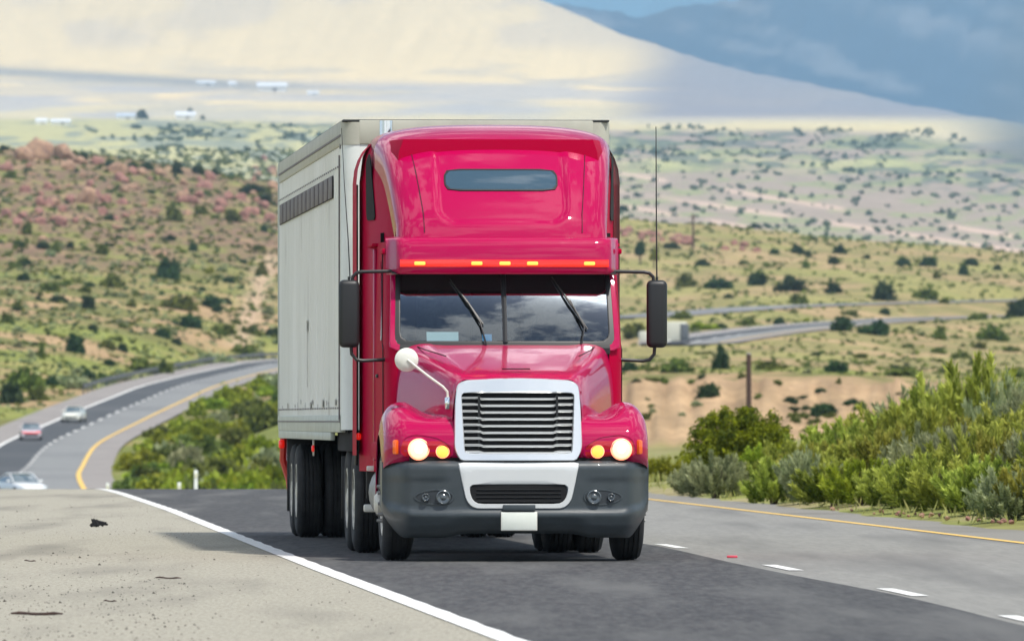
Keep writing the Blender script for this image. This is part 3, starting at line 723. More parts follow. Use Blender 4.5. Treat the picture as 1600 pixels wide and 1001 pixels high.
# ---- tall roof fairing over the windscreen
FP = spline(np.array([(2.13,2.88,0),(2.17,3.02,0),(2.27,3.22,0),(2.50,3.48,0),(2.80,3.72,0),(3.20,3.93,0),(3.70,4.04,0),(4.25,4.075,0),(4.78,4.08,0)]), .04)[:,:2]
FT = np.concatenate([[0], np.cumsum(np.linalg.norm(np.diff(FP,axis=0),axis=1))]); FT /= FT[-1]
def fair(x_, t_):
    """x_ -1..1 across as an angle fraction, t_ 0..1 along the profile"""
    y = np.interp(t_, FT, FP[:,0]); z = np.interp(t_, FT, FP[:,1])
    y2 = np.interp(min(t_+.02,1), FT, FP[:,0]); z2 = np.interp(min(t_+.02,1), FT, FP[:,1]); y1 = np.interp(max(t_-.02,0), FT, FP[:,0]); z1 = np.interp(max(t_-.02,0), FT, FP[:,1])
    d = np.array([y2-y1, z2-z1]); d /= np.linalg.norm(d); n_in = np.array([d[1], -d[0]])
    Wd = np.interp(t_, [0,.12,.45,.7,1], [1.0,1.0,1.075,1.135,1.145]); D = np.interp(t_, [0,.2,.6,1], [.42,.46,.40,.34])
    a = abs(x_)*math.pi/2; sx = math.sin(a)**.64*Wd*(1 if x_ >= 0 else -1); o = D*(1-max(math.cos(a),0)**.36)
    o -= .022*(1-min(1,(abs(sx)/Wd))**2)      # crown
    # pressed centre panel
    zz = z; xx = abs(sx)
    qx = max(xx-.44,0); qz = max(3.30-zz,0); k = float(ssm(.20,.145,math.hypot(qx,qz)))*float(ssm(3.96,3.62,zz)); o += .034*k
    
    return (sx, y+n_in[0]*o, z+n_in[1]*o)
aa = np.sin(np.linspace(-1,1,111)*math.pi/2)*.35+.65*np.linspace(-1,1,111)
G = np.array([[fair(a, t_) for a in aa] for t_ in np.linspace(0,1,90)])
fg = MB().grid(G).build('roof_fairing', P_, T, 70)
# rolled edge that gives the fairing its thickness
E = []
for jj in (0,-1):
    e0 = G[:,jj,:]; sg = -1 if jj == 0 else 1
    e1 = e0+np.array([-sg*.05,.02,-.01]); e2 = e0+np.array([-sg*.055,.10,-.05])
    MB().grid(np.array([e0,e1,e2])).build('fairing_edge', P_, fg, 60)
def onfair(x, z, d=0):
    """point of the fairing at lateral x and height z, pushed out by d"""
    lo, hi = 0., .8
    ang = 0
    for _ in range(3):
        for _ in range(14):
            m_ = (lo+hi)/2
            if fair(ang, m_)[2] < z: lo = m_
            else: hi = m_
        t_ = (lo+hi)/2; lo, hi = max(0,t_-.1), min(1,t_+.1)
        al, ah = 0., 1.
        for _ in range(16):
            am = (al+ah)/2
            if abs(fair(am,t_)[0]) < abs(x): al = am
            else: ah = am
        ang = (al+ah)/2*(1 if x >= 0 else -1)
    p = np.array(fair(ang,t_)); q = np.array(fair(ang,min(t_+.03,1)))-p; n_ = np.array([0,-q[2],q[1]]); n_ /= np.linalg.norm(n_)
    return tuple(p+n_*d)
# the window lies on a smooth panel: sample the profile without the pressed step
wp = rpoly([(-.525,3.435),(.525,3.435),(.525,3.615),(-.525,3.615)], .075, 8)
wn = patch(wp, lambda x, z, d: onfair(x, z, d), .008, n=72, rings=7, c=(0,3.525)).build('fairing_window', mat('skylight_glass', (.045,.085,.12), .12, coat=1), fg, 60)
absorb(wn, ring(rpoly([(-.54,3.42),(.54,3.42),(.54,3.63),(-.54,3.63)],.085,8), wp, lambda x, z, d: onfair(x, z, d), .010, n=72, c=(0,3.525), lip=-.004), M['black'])
for s_ in (-1, 1):
    MB().tube([onfair(s_*x, z, .006) for x, z in [(.745,3.03),(.75,3.2),(.775,3.4),(.80,3.6),(.83,3.8),(.85,3.9)]]+[tuple(np.array(fair(s_*.62,t_))) for t_ in ()], .0045, 6).build('fairing_seam', M['seam'], fg)
# ---- visor with marker lamps
vs = []
for x in np.concatenate([np.linspace(-1.10,-1.0,6), np.linspace(-.95,.95,21), np.linspace(1.0,1.10,6)]):
    yb = 1.99+.06*x*x+.30*float(ssm(.98,1.10,abs(x)))
    sec = chaikin([(yb+.05,2.640),(yb+.012,2.655),(yb,2.70),(yb+.012,2.85),(yb+.05,2.96),(yb+.12,2.985),(yb+.5,3.0)],2)
    vs.append([(x, y, z) for y, z in sec])
vz = MB().grid(np.array(vs)).build('sun_visor', P_, T, 50)
MB().grid(np.array([[(x, 2.04+.06*x*x+dy, z) for x in np.linspace(-1.06,1.06,15)] for dy, z in ((0,2.642),(.05,2.66),(.30,2.70),(.45,2.76))])).build('visor_underside', M['void'], vz)
MB().grid(np.array([[(x, 1.986+.06*x*x-d, z-.045) for x in np.linspace(-.985,.985,31)] for d, z in ((-.012,2.752),(.004,2.754),(.006,2.785),(.003,2.818),(-.012,2.822))])).build('lamp_strip', M['redglow'], vz)
for x in (-.80,-.265,0,.26,.80):
    MB().box((x,1.976+.06*x*x,2.740),(.105,.022,.034),.010).build('marker_lamp', M['amber'], vz)
# ---- windscreen
def ws(x, z, d=0): return (x, 1.995+(z-1.97)*.52-.07*(1-(x/1.0)**2)-.028*(1-((z-2.37)/.40)**2)-d, z)
wsl = rpoly([(-.985,2.02),(.985,2.02),(.965,2.72),(-.965,2.72)], .09)
surr = rpoly([(-1.06,1.955),(1.06,1.955),(1.03,2.80),(-1.03,2.80)], .10)
ring(surr, wsl, ws, .008, c=(0,2.37), n=140).build('windscreen_gasket', M['black'], T, 40)
ring(rpoly([(-1.09,1.93),(1.09,1.93),(1.05,2.86),(-1.05,2.86)], .06), rpoly([(-1.035,1.975),(1.035,1.975),(1.005,2.80),(-1.005,2.80)], .09), ws, .012, c=(0,2.37), n=140).build('windscreen_frame', P_, T, 40)
for s_ in (-1, 1):
    lp = rpoly([(s_*.022,2.02),(s_*.985,2.02),(s_*.965,2.72),(s_*.022,2.72)], [.005,.09,.09,.005])
    patch(lp, ws, -.002, c=(s_*.5,2.37), n=80, rings=14).build('windscreen', M['glass'], T, 80)
MB().tube([ws(0,2.0,.004), ws(0,2.36,.004), ws(0,2.74,.004)], .024, 8).build('windscreen_divider', M['black'], T)
for x0, z0, x1, z1 in ((-.505,2.60,-.205,2.175),(.46,2.62,.78,2.13)):
    w = MB().tube([ws(x0,z0,.03), ws((x0+x1)/2,(z0+z1)/2,.045), ws(x1,z1,.03)], [.007,.014,.009], 6).build('wiper', M['black'], T)
    MB().tube([ws(x0+.16,z0-.22,.055), ws(x1-.03,z1+.02,.06), ws(x1-.06 if x0>0 else x1+.02,2.0,.04), ws(x1-.09 if x0>0 else x1+.02,1.96,.02)], .009, 6).build('wiper_arm', M['black'], w)
# ---- inside the cab
MB().box((0,2.32,1.86),(2.0,.62,.25),.05).build('dashboard', M['dash'], T)
MB().box((-.58,2.12,2.055),(.30,.012,.105),0,Matrix.Rotation(R(-25),3,'X')).build('paper_sheet', M['paper'], T)
MB().box((-.16,2.13,2.05),(.09,.012,.07),0,Matrix.Rotation(R(-25),3,'X')).build('card', M['bluepaper'], T)
for x in (-.5,.5):
    se = MB().box((x,3.05,1.75),(.56,.5,.18),.06).build('seat', M['cloth'], T)
    MB().box((x,3.25,2.15),(.52,.16,.75),.06).build('seat_back', M['cloth'], se); MB().box((x,3.24,2.60),(.30,.12,.2),.05).build('headrest', M['cloth'], se)
ring_pts = [(.5+.23*math.cos(a), 2.55+.10*math.sin(a), 2.08+.20*math.sin(a)) for a in np.linspace(0,2*math.pi,33)]
sw = MB().tube(ring_pts, .014, 8, False).build('steering_wheel', M['dash'], T)
MB().tube([(.5,2.55,2.08),(.5,2.40,1.95)], .03, 8).build('steering_column', M['dash'], sw)
MB().box((0,3.30,2.8),(2.1,.03,.3)).build('cab_curtain', M['cloth'], T)
# ---- mirrors
for s_ in (-1, 1):
    mx_ = s_*1.455; my = 2.25
    m_ = MB().box((mx_, my, 2.275),(.195,.11,.63),.05,seg=4).build('side_mirror', M['black'], T)
    MB().box((mx_, my+.058, 2.275),(.165,.01,.57),.004).build('mirror_glass', M['chrome'], m_)
    MB().tube([(mx_-s_*.03,my,2.57),(mx_-s_*.035,my,2.62),(mx_-s_*.07,my,2.655),(mx_-s_*.12,my,2.665),(s_*1.0,my+.02,2.672)], .0165, 10).build('mirror_arm', M['black'], m_)
    MB().tube([(mx_-s_*.02,my,1.97),(mx_-s_*.025,my,1.90),(mx_-s_*.07,my,1.848),(mx_-s_*.13,my,1.838),(s_*1.12,my+.02,1.848),(s_*1.07,my+.02,1.90)], .0165, 10).build('mirror_arm', M['black'], m_)
    a_ = MB().tube([(mx_,my,2.58),(mx_+s_*.0,my,2.62)], .012, 8).build('antenna_base', M['black'], T)
    if s_ > 0: MB().tube([(mx_,my,2.6),(mx_-.005,my,3.3),(mx_-.008,my,4.02)], [.007,.006,.004], 6).build('antenna_whip', M['black'], a_)
    else: MB().tube([(mx_+.01,my,2.6),(mx_-.01,my,3.0),(mx_-.045,my,3.5),(mx_-.07,my,4.0)], [.006,.005,.0035,.003], 6).build('antenna_whip', M['black'], a_)
# ---- convex mirror on the hood (viewer's left), seen from its back
hm = MB().lathe([(-.045,.012),(-.042,.05),(-.028,.085),(-.006,.108),(.006,.110),(.010,.104)], (-1.01,.46,1.835), 'y', 32).build('hood_mirror', M['cream'], T)
MB().tube([(-1.005,.415,1.835),(-.82,.40,1.69),(-.68,.38,1.59),(-.640,.37,1.545),(-.635,.37,1.49)], .012, 8).build('mirror_stalk', M['cream'], hm)
MB().box((-.635,.37,1.44),(.055,.06,.115),.012).build('mirror_foot', M['chrome'], hm)
# ---- exhaust stack
MB().tube([(-.955,5.05,1.0),(-.955,5.05,3.9),(-.955,5.05,4.16)], .066, 24).build('exhaust_stack', M['chrome'], T)
# ---- chassis, steps, tanks
ch = MB()
for x in (-.42,.42): ch.box((x,4.3,.78),(.09,7.6,.24),.01)
ch.box((0,1.13,.52),(2.0,.14,.14),.02).box((0,1.13,.7),(.7,1.0,.5),.05)
for y in (6.1,7.42): ch.box((0,y,.53),(1.9,.2,.2),.03)
ch.box((0,6.9,1.08),(2.54,3.0,.20),.02)  # added dark block so the space under the trailer nose reads shaded
ch.box((0,6.75,.98),(1.1,1.0,.12),.03)
ch.build('chassis', M['void'], T)
for s_ in (-1, 1):
    MB().lathe([(2.35,.30),(2.37,.33),(3.83,.33),(3.85,.30)], (s_*.86,0,.60), 'y', 28).build('fuel_tank', M['steel'], T)
    sk = MB().box((s_*1.10,3.3,1.0),(.14,2.4,.18),.03).build('cab_sill', M['dull'], T)
    MB().box((s_*1.10,3.95,.45),(.26,.10,.075),.015).build('step', M['cream'], T)
    MB().box((s_*1.16,3.6,.83),(.12,.06,.05),.01).box((s_*1.13,3.6,.90),(.05,.05,.16),.01).build('step_bracket', M['cream'], T)
    MB().box((s_*.98,4.85,.78),(.36,.03,.5),.01).build('splash_guard', M['black'], T)
    MB().box((s_*1.17,4.8,1.13),(.05,.05,.05),.015).build('clearance_lamp', M['redglow'], T)
    MB().box((s_*1.25,4.55,1.13),(.05,.09,.07),.02).build('clearance_lamp', M['redglow'], T)
# ---- wheels
def wheel(x, y, s_, dual, parent, steer=False):
    r = .52; w = .27
    def tyre_prof(a): return [(a-w/2+.02,.30),(a-w/2,.34),(a-w/2-.006,.42),(a-w/2+.012,.49),(a-w/2+.045,r-.004)] + sum([[(a+k-.014,r),(a+k+.014,r),(a+k+.017,r-.012),(a+k+.023,r-.012)] for k in (-.07,-.028,.014,.056)], []) + [(a+w/2-.045,r-.004),(a+w/2-.012,.49),(a+w/2+.006,.42),(a+w/2,.34),(a+w/2-.02,.30)]
    root = MB().lathe([(p[0],p[1]) for p in tyre_prof(0)], (x,y,r), 'x', 48).build('wheel', M['tyre'], parent, 40)
    if dual: MB().lathe(tyre_prof(0), (x-s_*.31,y,r), 'x', 40).build('inner_tyre', M['tyre'], root, 40)
    o = s_
    if steer: rp_ = [(-.10*o,.29),(.128*o,.295),(.132*o,.27),(.10*o,.25),(.115*o,.18),(.125*o,.11),(.17*o,.10),(.20*o,.07),(.205*o,.01)]
    else: rp_ = [(-.10*o,.29),(.134*o,.295),(.136*o,.27),(.02*o,.24),(-.03*o,.15),(.02*o,.12),(.11*o,.11),(.13*o,.09),(.14*o,.01)]
    rim = MB().lathe(rp_, (x,y,r), 'x', 36).build('rim', M['alloy'], root, 30)
    n = MB()
    for k in range(10):
        a = 2*math.pi*k/10; rr = .165
        n.tube([(x+o*(.11 if steer else -.02), y+rr*math.cos(a), r+rr*math.sin(a)), (x+o*(.175 if steer else .03), y+rr*math.cos(a), r+rr*math.sin(a))], [.022,.014], 8)
    absorb(rim, n, M['steel'])
for s_ in (-1, 1):
    wheel(s_*1.075, 1.13, s_, False, T, True)
    for y in (6.1, 7.42): wheel(s_*1.09, y, s_, True, T)
    MB().box((s_*.93,8.2,.62),(.62,.02,.62),.005).build('mud_flap', M['black'], T)
# ================================================================== TRAILER
TR = empty('box_trailer', (0.02, TY, 0.03), R(TA-.03))
tag(TR, 'long pale grey ribbed trailer with a band of dark panels along its side, behind the crimson truck', 'trailer')
y0, y1, zb, zt = 5.62, 20.9, 1.225, 4.235; HW = 1.312
for s_ in (-1, 1):
    G = []; ys = []; y = y0+.28; k = 0
    while y < y1-.12:
        for dy, dx in ((0,0),(.30,0),(.315,.012),(.375,.012),(.39,0)): ys.append((min(y+dy,y1-.1),dx))
        y += .405
    sw_ = MB().grid(np.array([[(s_*(HW-.015+dx), y, z) for y, dx in ys] for z in (zb+.12, 2.6, zt-.24)])).build('side_wall', M['trailer'], TR, 20)
    tr_ = MB().box((s_*(HW-.02), (y0+y1)/2, zt-.12),(.05, y1-y0-.35,.235),.01).build('top_rail', M['toprail'], TR)
    MB().box((s_*(HW+.008), (y0+y1)/2, zt-.145),(.012, y1-y0-.4,.02)).build('rail_groove', M['stripe'], tr_)
    br = MB().box((s_*(HW-.02), (y0+y1)/2+.14, zb+.04),(.06, y1-y0-.5,.17),.01).build('bottom_rail', M['rail'], TR)
    MB().box((s_*(HW+.012), (y0+y1)/2+.14, zb+.062),(.012, y1-y0-.5,.014)).build('rail_groove', M['stripe'], br)
    MB().box((s_*(HW-.02), (y0+y1)/2+1.2, zb-.085),(.05, y1-y0-2.6,.085),.01).build('side_skirt', M['rail'], TR)
    # band of dark grey panels
    n = 13; a, b_ = y0+2.0, y1-.35
    MB().box((s_*(HW+.001), (a+b_)/2, 3.63),(.008, b_-a, .225)).build('dark_band', M['void'], sw_); pitch = (b_-a)/n
    for k in range(n):
        yy = a+k*pitch
        MB().box((s_*(HW+.004), yy+pitch*.44, 3.63),(.014, pitch*.80,.215),.003).build('dark_panel', M['stripe'], sw_)
    riv = MB()
    for y in np.arange(y0+.4, y1-.2, .405): riv.box((s_*(HW+.002),y+.15,3.80),(.010,.035,.018)).box((s_*(HW+.002),y+.15,1.42),(.010,.035,.018))
    absorb(sw_, riv, M['stripe'])
    # stains and short dark marks near the lower edge
    mk = MB()
    for k in range(16):
        y = random.uniform(y0+.9, y1-.8); mk.box((s_*(HW+.0035), y, random.uniform(1.44,1.50)),(.004, random.uniform(.03,.14), random.uniform(.03,.08)))
    for y, z, h_ in ((13.4,1.95,.6),(13.5,2.3,.12)): mk.box((s_*(HW+.0035), y, z),(.004,.07,h_))
    absorb(sw_, mk, M['scuff'])
    # rounded front corner post and rear post
    cp = [[(s_*(HW-.17+.17*math.sin(a)), y0+.17*(1-math.cos(a)), z) for a in np.linspace(0,math.pi/2,10)]+[(s_*HW, y0+.34, z)] for z in (zb-.02,2.5,zt-.24)]
    MB().grid(np.array(cp)).build('corner_post', M['trailerpost'], TR, 60)
    cp = [[(s_*(HW-.17+.178*math.sin(a)), y0-.006+.17*(1-math.cos(a)), z) for a in np.linspace(0,math.pi/2,10)]+[(s_*(HW+.008), y0+.34, z)] for z in (zt-.24,zt-.02)]
    MB().grid(np.array(cp)).build('corner_casting', M['toprail'], TR, 60)
    MB().box((s_*(HW-.04), y1-.04, (zb+zt)/2),(.10,.12,zt-zb),.01).build('rear_post', M['rail'], TR)
    MB().box((s_*(HW+.005), y0+.30, zt-.25),(.02,.06,.05)).build('post_bolt', M['steel'], TR)
    MB().tube([(s_*(HW+.015), y0+.36, 1.3),(s_*(HW+.015), y0+.36, 3.9)], .008, 6).build('post_seam', M['stripe'], TR)
    # landing gear
    lg = MB().box((s_*.95,8.6,.82),(.12,.12,.62),.01).build('landing_leg', M['steel'], TR)
    MB().box((s_*.95,8.6,.48),(.22,.22,.03),.005).build('landing_foot', M['steel'], lg)
    MB().box((s_*1.24,13.6,1.02),(.02,.05,.20),.01).build('reflector_bracket', M['cream'], TR); MB().box((s_*1.25,13.5,1.0),(.03,.03,.07),.01).build('side_reflector', M['redglow'], TR)
    # rear guard
    g = MB().tube([(s_*1.25,y1-.03,1.12),(s_*1.26,y1-.03,.85),(s_*1.19,y1-.03,.62),(s_*1.17,y1-.03,.48)], .045, 8).build('rear_guard', M['redtrim'], TR)
    MB().box((s_*1.28,y1-.05,1.03),(.07,.07,.10),.02).build('tail_lamp', M['redglow'], TR)
    for y in (18.3,19.55): wheel(s_*1.09, y, s_, True, TR)
    MB().box((s_*.93,20.35,.70),(.62,.02,.86),.005).build('mud_flap', M['black'], TR)
MB().box((0,y0+.02,(zb+zt)/2-.1),(2*HW-.34,.03,zt-zb-.25)).build('front_wall', M['trailerpost'], TR)
fl = MB()
for x in np.linspace(-1.0,1.0,9): fl.box((x,y0-.001,(zb+zt)/2-.1),(.05,.02,zt-zb-.3),.004)
absorb(bpy.data.objects['front_wall'], fl, M['trailerpost'])
MB().box((0,y0+.015,zt-.12),(2*HW-.33,.05,.235),.01).build('front_header', M['toprail'], TR)
MB().box((0,(y0+y1)/2,zt-.005),(2*HW-.01,y1-y0-.02,.02),.004).build('trailer_roof', mat('roof_edge', (.03,.035,.035), .6), TR)
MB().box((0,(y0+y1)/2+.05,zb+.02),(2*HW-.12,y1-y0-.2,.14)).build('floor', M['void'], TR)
MB().box((0,y1,(zb+zt)/2),(2*HW-.2,.03,zt-zb-.05)).build('rear_door', M['trailerpost'], TR)
sb = MB()
for x in (-.5,.5): sb.box((x,18.9,.95),(.1,3.2,.3),.01)
for y in (18.3,19.55): sb.box((0,y,.53),(1.9,.14,.14),.03)
sb.box((0,20.85,.52),(2.3,.08,.10),.01); sb.build('bogie', M['void'], TR)
MB().box((-.25,19.2,.60),(1.0,.9,.35),.05).build('air_tank', M['black'], TR)
# ================================================================== VEGETATION
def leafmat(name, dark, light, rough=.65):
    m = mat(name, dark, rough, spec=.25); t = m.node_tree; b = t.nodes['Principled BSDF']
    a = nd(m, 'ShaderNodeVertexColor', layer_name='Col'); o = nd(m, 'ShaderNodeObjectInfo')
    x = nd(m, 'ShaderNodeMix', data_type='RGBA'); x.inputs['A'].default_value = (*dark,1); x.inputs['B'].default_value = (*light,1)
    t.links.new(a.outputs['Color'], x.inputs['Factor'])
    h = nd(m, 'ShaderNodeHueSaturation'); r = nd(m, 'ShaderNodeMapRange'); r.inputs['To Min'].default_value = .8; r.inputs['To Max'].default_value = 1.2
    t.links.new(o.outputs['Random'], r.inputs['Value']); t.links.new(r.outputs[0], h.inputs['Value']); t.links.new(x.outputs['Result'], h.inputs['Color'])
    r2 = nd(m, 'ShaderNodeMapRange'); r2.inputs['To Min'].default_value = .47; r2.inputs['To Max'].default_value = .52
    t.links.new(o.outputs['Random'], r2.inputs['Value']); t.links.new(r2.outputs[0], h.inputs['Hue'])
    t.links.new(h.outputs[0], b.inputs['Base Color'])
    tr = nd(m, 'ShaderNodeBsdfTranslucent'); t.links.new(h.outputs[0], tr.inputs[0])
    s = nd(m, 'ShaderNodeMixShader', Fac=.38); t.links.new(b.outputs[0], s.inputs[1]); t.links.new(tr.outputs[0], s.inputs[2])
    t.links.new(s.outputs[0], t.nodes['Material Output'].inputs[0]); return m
M['jun'] = leafmat('juniper_leaf', (.018,.045,.016), (.06,.11,.03))
M['olive'] = leafmat('olive_leaf', (.055,.085,.015), (.21,.26,.045))
M['lime'] = leafmat('bright_leaf', (.13,.19,.01), (.40,.46,.04))
M['sage'] = leafmat('sage_leaf', (.16,.20,.09), (.44,.47,.25))
M['rabbit'] = leafmat('feathery_leaf', (.085,.130,.008), (.50,.54,.10))
M['farsh'] = leafmat('dusty_leaf', (.05,.09,.07), (.13,.18,.11))
M['grassm'] = leafmat('grass_blade', (.20,.23,.05), (.46,.42,.16))
M['wood'] = noisy(mat('grey_wood', (.12,.09,.06), .9), (.14,.10,.07), (.07,.05,.035), 20)
M['poleM'] = noisy(mat('pole_wood', (.09,.05,.04), .9), (.10,.055,.045), (.05,.03,.025), 12)
def quads(C, U, Wv, cols):
    """quads centred at C with half axes U and W"""
    n = len(C); V = np.stack([C-U-Wv*.6, C+U*0-Wv, C+U, C+Wv], 1) if False else np.stack([C-U, C-Wv, C+U, C+Wv], 1)
    return V.reshape(-1,3), np.arange(4*n).reshape(n,4), np.repeat(cols, 4, 0)
def rnd_unit(n, rg): v = rg.normal(size=(n,3)); return v/np.linalg.norm(v, axis=1)[:,None]
def dome(seed, clumps, per, leaf, squash=.85, cr=.26, flat=0, sky=0):
    """unit bush: radius 1 wide, height ~2*squash*..., sitting at z=0: leaf clumps spread through a lumpy dome"""
    rg = np.random.default_rng(seed); Cs = []; cl = []
    lob = rnd_unit(6, rg); la = rg.uniform(-.22,.22,6)
    for k in range(clumps):
        d = rnd_unit(1, rg)[0]; d[2] = abs(d[2])*1.05-.12; d /= np.linalg.norm(d)
        rr = (rg.random()**.30)*(1+float((np.clip(lob@d,0,1)**3*la).sum())+rg.normal()*.05)
        p = d*rr*np.array([1-cr*.6,1-cr*.6,(1-cr*.5)]); p[2] = max(p[2],0)*squash*1.55+.06
        n = int(per*rg.uniform(.6,1.4)); q = p+rg.normal(size=(n,3))*cr*.42*np.array([1,1,.75])*rg.uniform(.7,1.3)
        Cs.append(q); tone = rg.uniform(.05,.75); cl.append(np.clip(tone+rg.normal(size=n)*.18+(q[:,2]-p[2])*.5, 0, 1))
    Cn = np.vstack(Cs); c_ = np.concatenate(cl); k = Cn[:,2] > -.02; Cn = Cn[k]; c_ = c_[k]; n = len(Cn)
    U = rnd_unit(n, rg); Wv = np.cross(U, rnd_unit(n, rg)); Wv /= np.linalg.norm(Wv,axis=1)[:,None]+1e-6
    s = leaf*rg.uniform(.6,1.4,n)[:,None]
    return quads(Cn, U*s, Wv*s*.62, np.repeat(c_[:,None],3,1))
def feather(seed, stems, per, leaf, spread=.75, up=1.6, width=.10):
    """unit bush of many upright plume-like stems"""
    rg = np.random.default_rng(seed); Cs=[]; Us=[]; Ws=[]; cl=[]; SV=[]
    for k in range(stems):
        a = rg.uniform(0, 2*math.pi); r0 = rg.random()**.6; lean = r0*spread; h = up*rg.uniform(.50,1.05)*(1-.40*r0*r0)
        base = np.array([math.cos(a), math.sin(a), 0])*r0*.38; tip = np.array([math.cos(a)*(lean+.25*r0), math.sin(a)*(lean+.25*r0), h])
        mid = base*.4+tip*.6+np.array([0,0,-.05])+rg.normal(size=3)*.05
        t_ = np.linspace(0,1,10)[:,None]; path = (1-t_)**2*base+2*t_*(1-t_)*(mid*2-(base+tip)/2)*.5+2*t_*(1-t_)*(base+tip)/4+t_*t_*tip
        SV.append(path)
        n = per; tt = rg.uniform(.22,1.0,n)**.8; i = np.clip((tt*9).astype(int),0,8); f = tt*9-i
        p = path[i]*(1-f[:,None])+path[i+1]*f[:,None]; d = path[i+1]-path[i]; d /= np.linalg.norm(d,axis=1)[:,None]+1e-9
        wd = width*(1.15-tt)*rg.uniform(.5,1.2,n)+.01
        side = rnd_unit(n, rg); side -= d*(side*d).sum(1)[:,None]; side /= np.linalg.norm(side,axis=1)[:,None]+1e-9
        p = p+side*wd[:,None]
        dirn = d*1.0+side*.65+rg.normal(size=(n,3))*.18; dirn /= np.linalg.norm(dirn,axis=1)[:,None]
        w = np.cross(dirn, rnd_unit(n, rg)); w /= np.linalg.norm(w,axis=1)[:,None]+1e-9
        s = (leaf*rg.uniform(.6,1.5,n))[:,None]
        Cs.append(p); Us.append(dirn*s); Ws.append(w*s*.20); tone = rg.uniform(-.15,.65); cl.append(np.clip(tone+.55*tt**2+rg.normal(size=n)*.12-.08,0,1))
    return quads(np.vstack(Cs), np.vstack(Us), np.vstack(Ws), np.repeat(np.concatenate(cl)[:,None],3,1)), SV
def stems_mesh(seed, n=14, r=.02, h=.9, sp=.6):
    rg = np.random.default_rng(seed); mb = MB()
    for k in range(n):
        a = rg.uniform(0,6.28); q = rg.random(); mb.tube([(0.05*math.cos(a),.05*math.sin(a),-.12),(sp*.4*q*math.cos(a),sp*.4*q*math.sin(a),h*.45),(sp*q*math.cos(a+.2),sp*q*math.sin(a+.2),h*rg.uniform(.7,1))],[r,r*.7,r*.3],5)
    bmesh.ops.recalc_face_normals(mb.bm, faces=mb.bm.faces); me = bpy.data.meshes.new('stems'); mb.bm.to_mesh(me); mb.bm.free(); me.materials.append(M['wood']); return me
def fmesh(nm, q, m): me = raw_mesh(nm, q[0], q[1], q[2]); me.materials.append(m); return me
# unit meshes: far bushes
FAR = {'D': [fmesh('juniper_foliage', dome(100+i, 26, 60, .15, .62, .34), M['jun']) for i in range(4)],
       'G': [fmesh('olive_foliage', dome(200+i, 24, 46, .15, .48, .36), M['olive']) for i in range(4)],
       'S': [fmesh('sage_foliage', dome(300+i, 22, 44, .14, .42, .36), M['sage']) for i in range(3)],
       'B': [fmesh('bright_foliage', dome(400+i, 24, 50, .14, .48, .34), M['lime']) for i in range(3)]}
def far_bush(u, v, w, h, kind, label, group, Y=None, k=0):
    """one shrub seen at photo pixel (u, v) as w by h pixels"""
    if Y is None:
        p = spot(u, v)
        if p is None: return None
        X, Y_, Z = p
    else: X = (u-800)*Y/F; Y_ = Y; Z = float(ground(np.array([X]), np.array([Y]))[0])
    for P, wd in ((ROAD, 7.5), (ROAD2, 5.5)):
        d_ = np.hypot(P[:,0]-X, P[:,1]-Y_).min()
        if d_ < wd - .6: return None
    s = Y_/F; me = FAR[kind][k % len(FAR[kind])]
    nm = {'D':'juniper_bush','G':'olive_shrub','S':'sage_shrub','B':'green_shrub'}[kind]
    o = link(nm, me, None); o.location = (X, Y_, Z-.08*h*s); wx = w*s*.5
    hh = {'D':1.22,'G':1.0,'S':.9,'B':1.0}[kind]
    o.scale = (wx, wx*random.uniform(.8,1.1), h*s/hh); o.rotation_euler = (0,0,random.uniform(0,6.28))
    return tag(o, label, {'D':'bush','G':'shrub','S':'shrub','B':'shrub'}[kind], group)
KW = {'D':'dark green', 'G':'olive green', 'S':'pale grey green', 'B':'bright green'}
LH = [(265,437,42,40,'D'),(178,450,52,30,'G'),(120,548,42,38,'D'),(138,483,26,32,'D'),(80,456,30,18,'G'),(139,448,20,10,'D'),(278,484,62,28,'G'),(330,482,34,30,'D'),
 (352,475,20,12,'D'),(410,430,24,26,'G'),(303,393,18,18,'D'),(271,347,26,32,'G'),(362,347,26,26,'G'),(262,376,32,12,'D'),(393,304,42,20,'D'),(413,316,26,18,'D'),(313,336,20,18,'G'),
 (90,474,34,18,'D'),(411,363,16,14,'D'),(68,390,24,18,'D'),(161,399,24,22,'G'),(43,367,20,30,'G'),(17,280,20,16,'G'),(174,262,18,18,'D'),(206,266,18,14,'D'),(228,267,24,20,'D'),
 (278,274,26,28,'D'),(311,272,24,22,'D'),(335,274,12,12,'D'),(127,250,22,18,'D'),(8,236,20,10,'D'),(252,275,16,10,'D'),(192,538,22,16,'D'),(145,515,20,12,'D'),(254,524,28,18,'D'),
 (299,513,38,30,'D'),(348,522,46,20,'G'),(392,522,40,20,'G'),(223,560,62,28,'G'),(254,568,42,30,'G'),(136,583,32,18,'D'),(163,587,36,20,'G'),(79,600,26,20,'D'),(40,608,60,44,'G'),
 (18,630,50,40,'D'),(59,627,38,28,'G'),(121,606,50,30,'S'),(334,548,62,24,'S'),(382,540,42,22,'G'),(365,556,36,14,'B'),(405,546,26,20,'S'),(432,528,32,24,'D'),(294,552,28,12,'B'),
 (60,470,12,12,'D'),(86,395,14,22,'G'),(28,545,18,14,'S'),(65,560,10,34,'G'),(10,505,26,24,'G'),(36,440,24,16,'D'),(205,480,18,14,'G'),(230,470,20,12,'S'),(185,505,22,10,'G')]
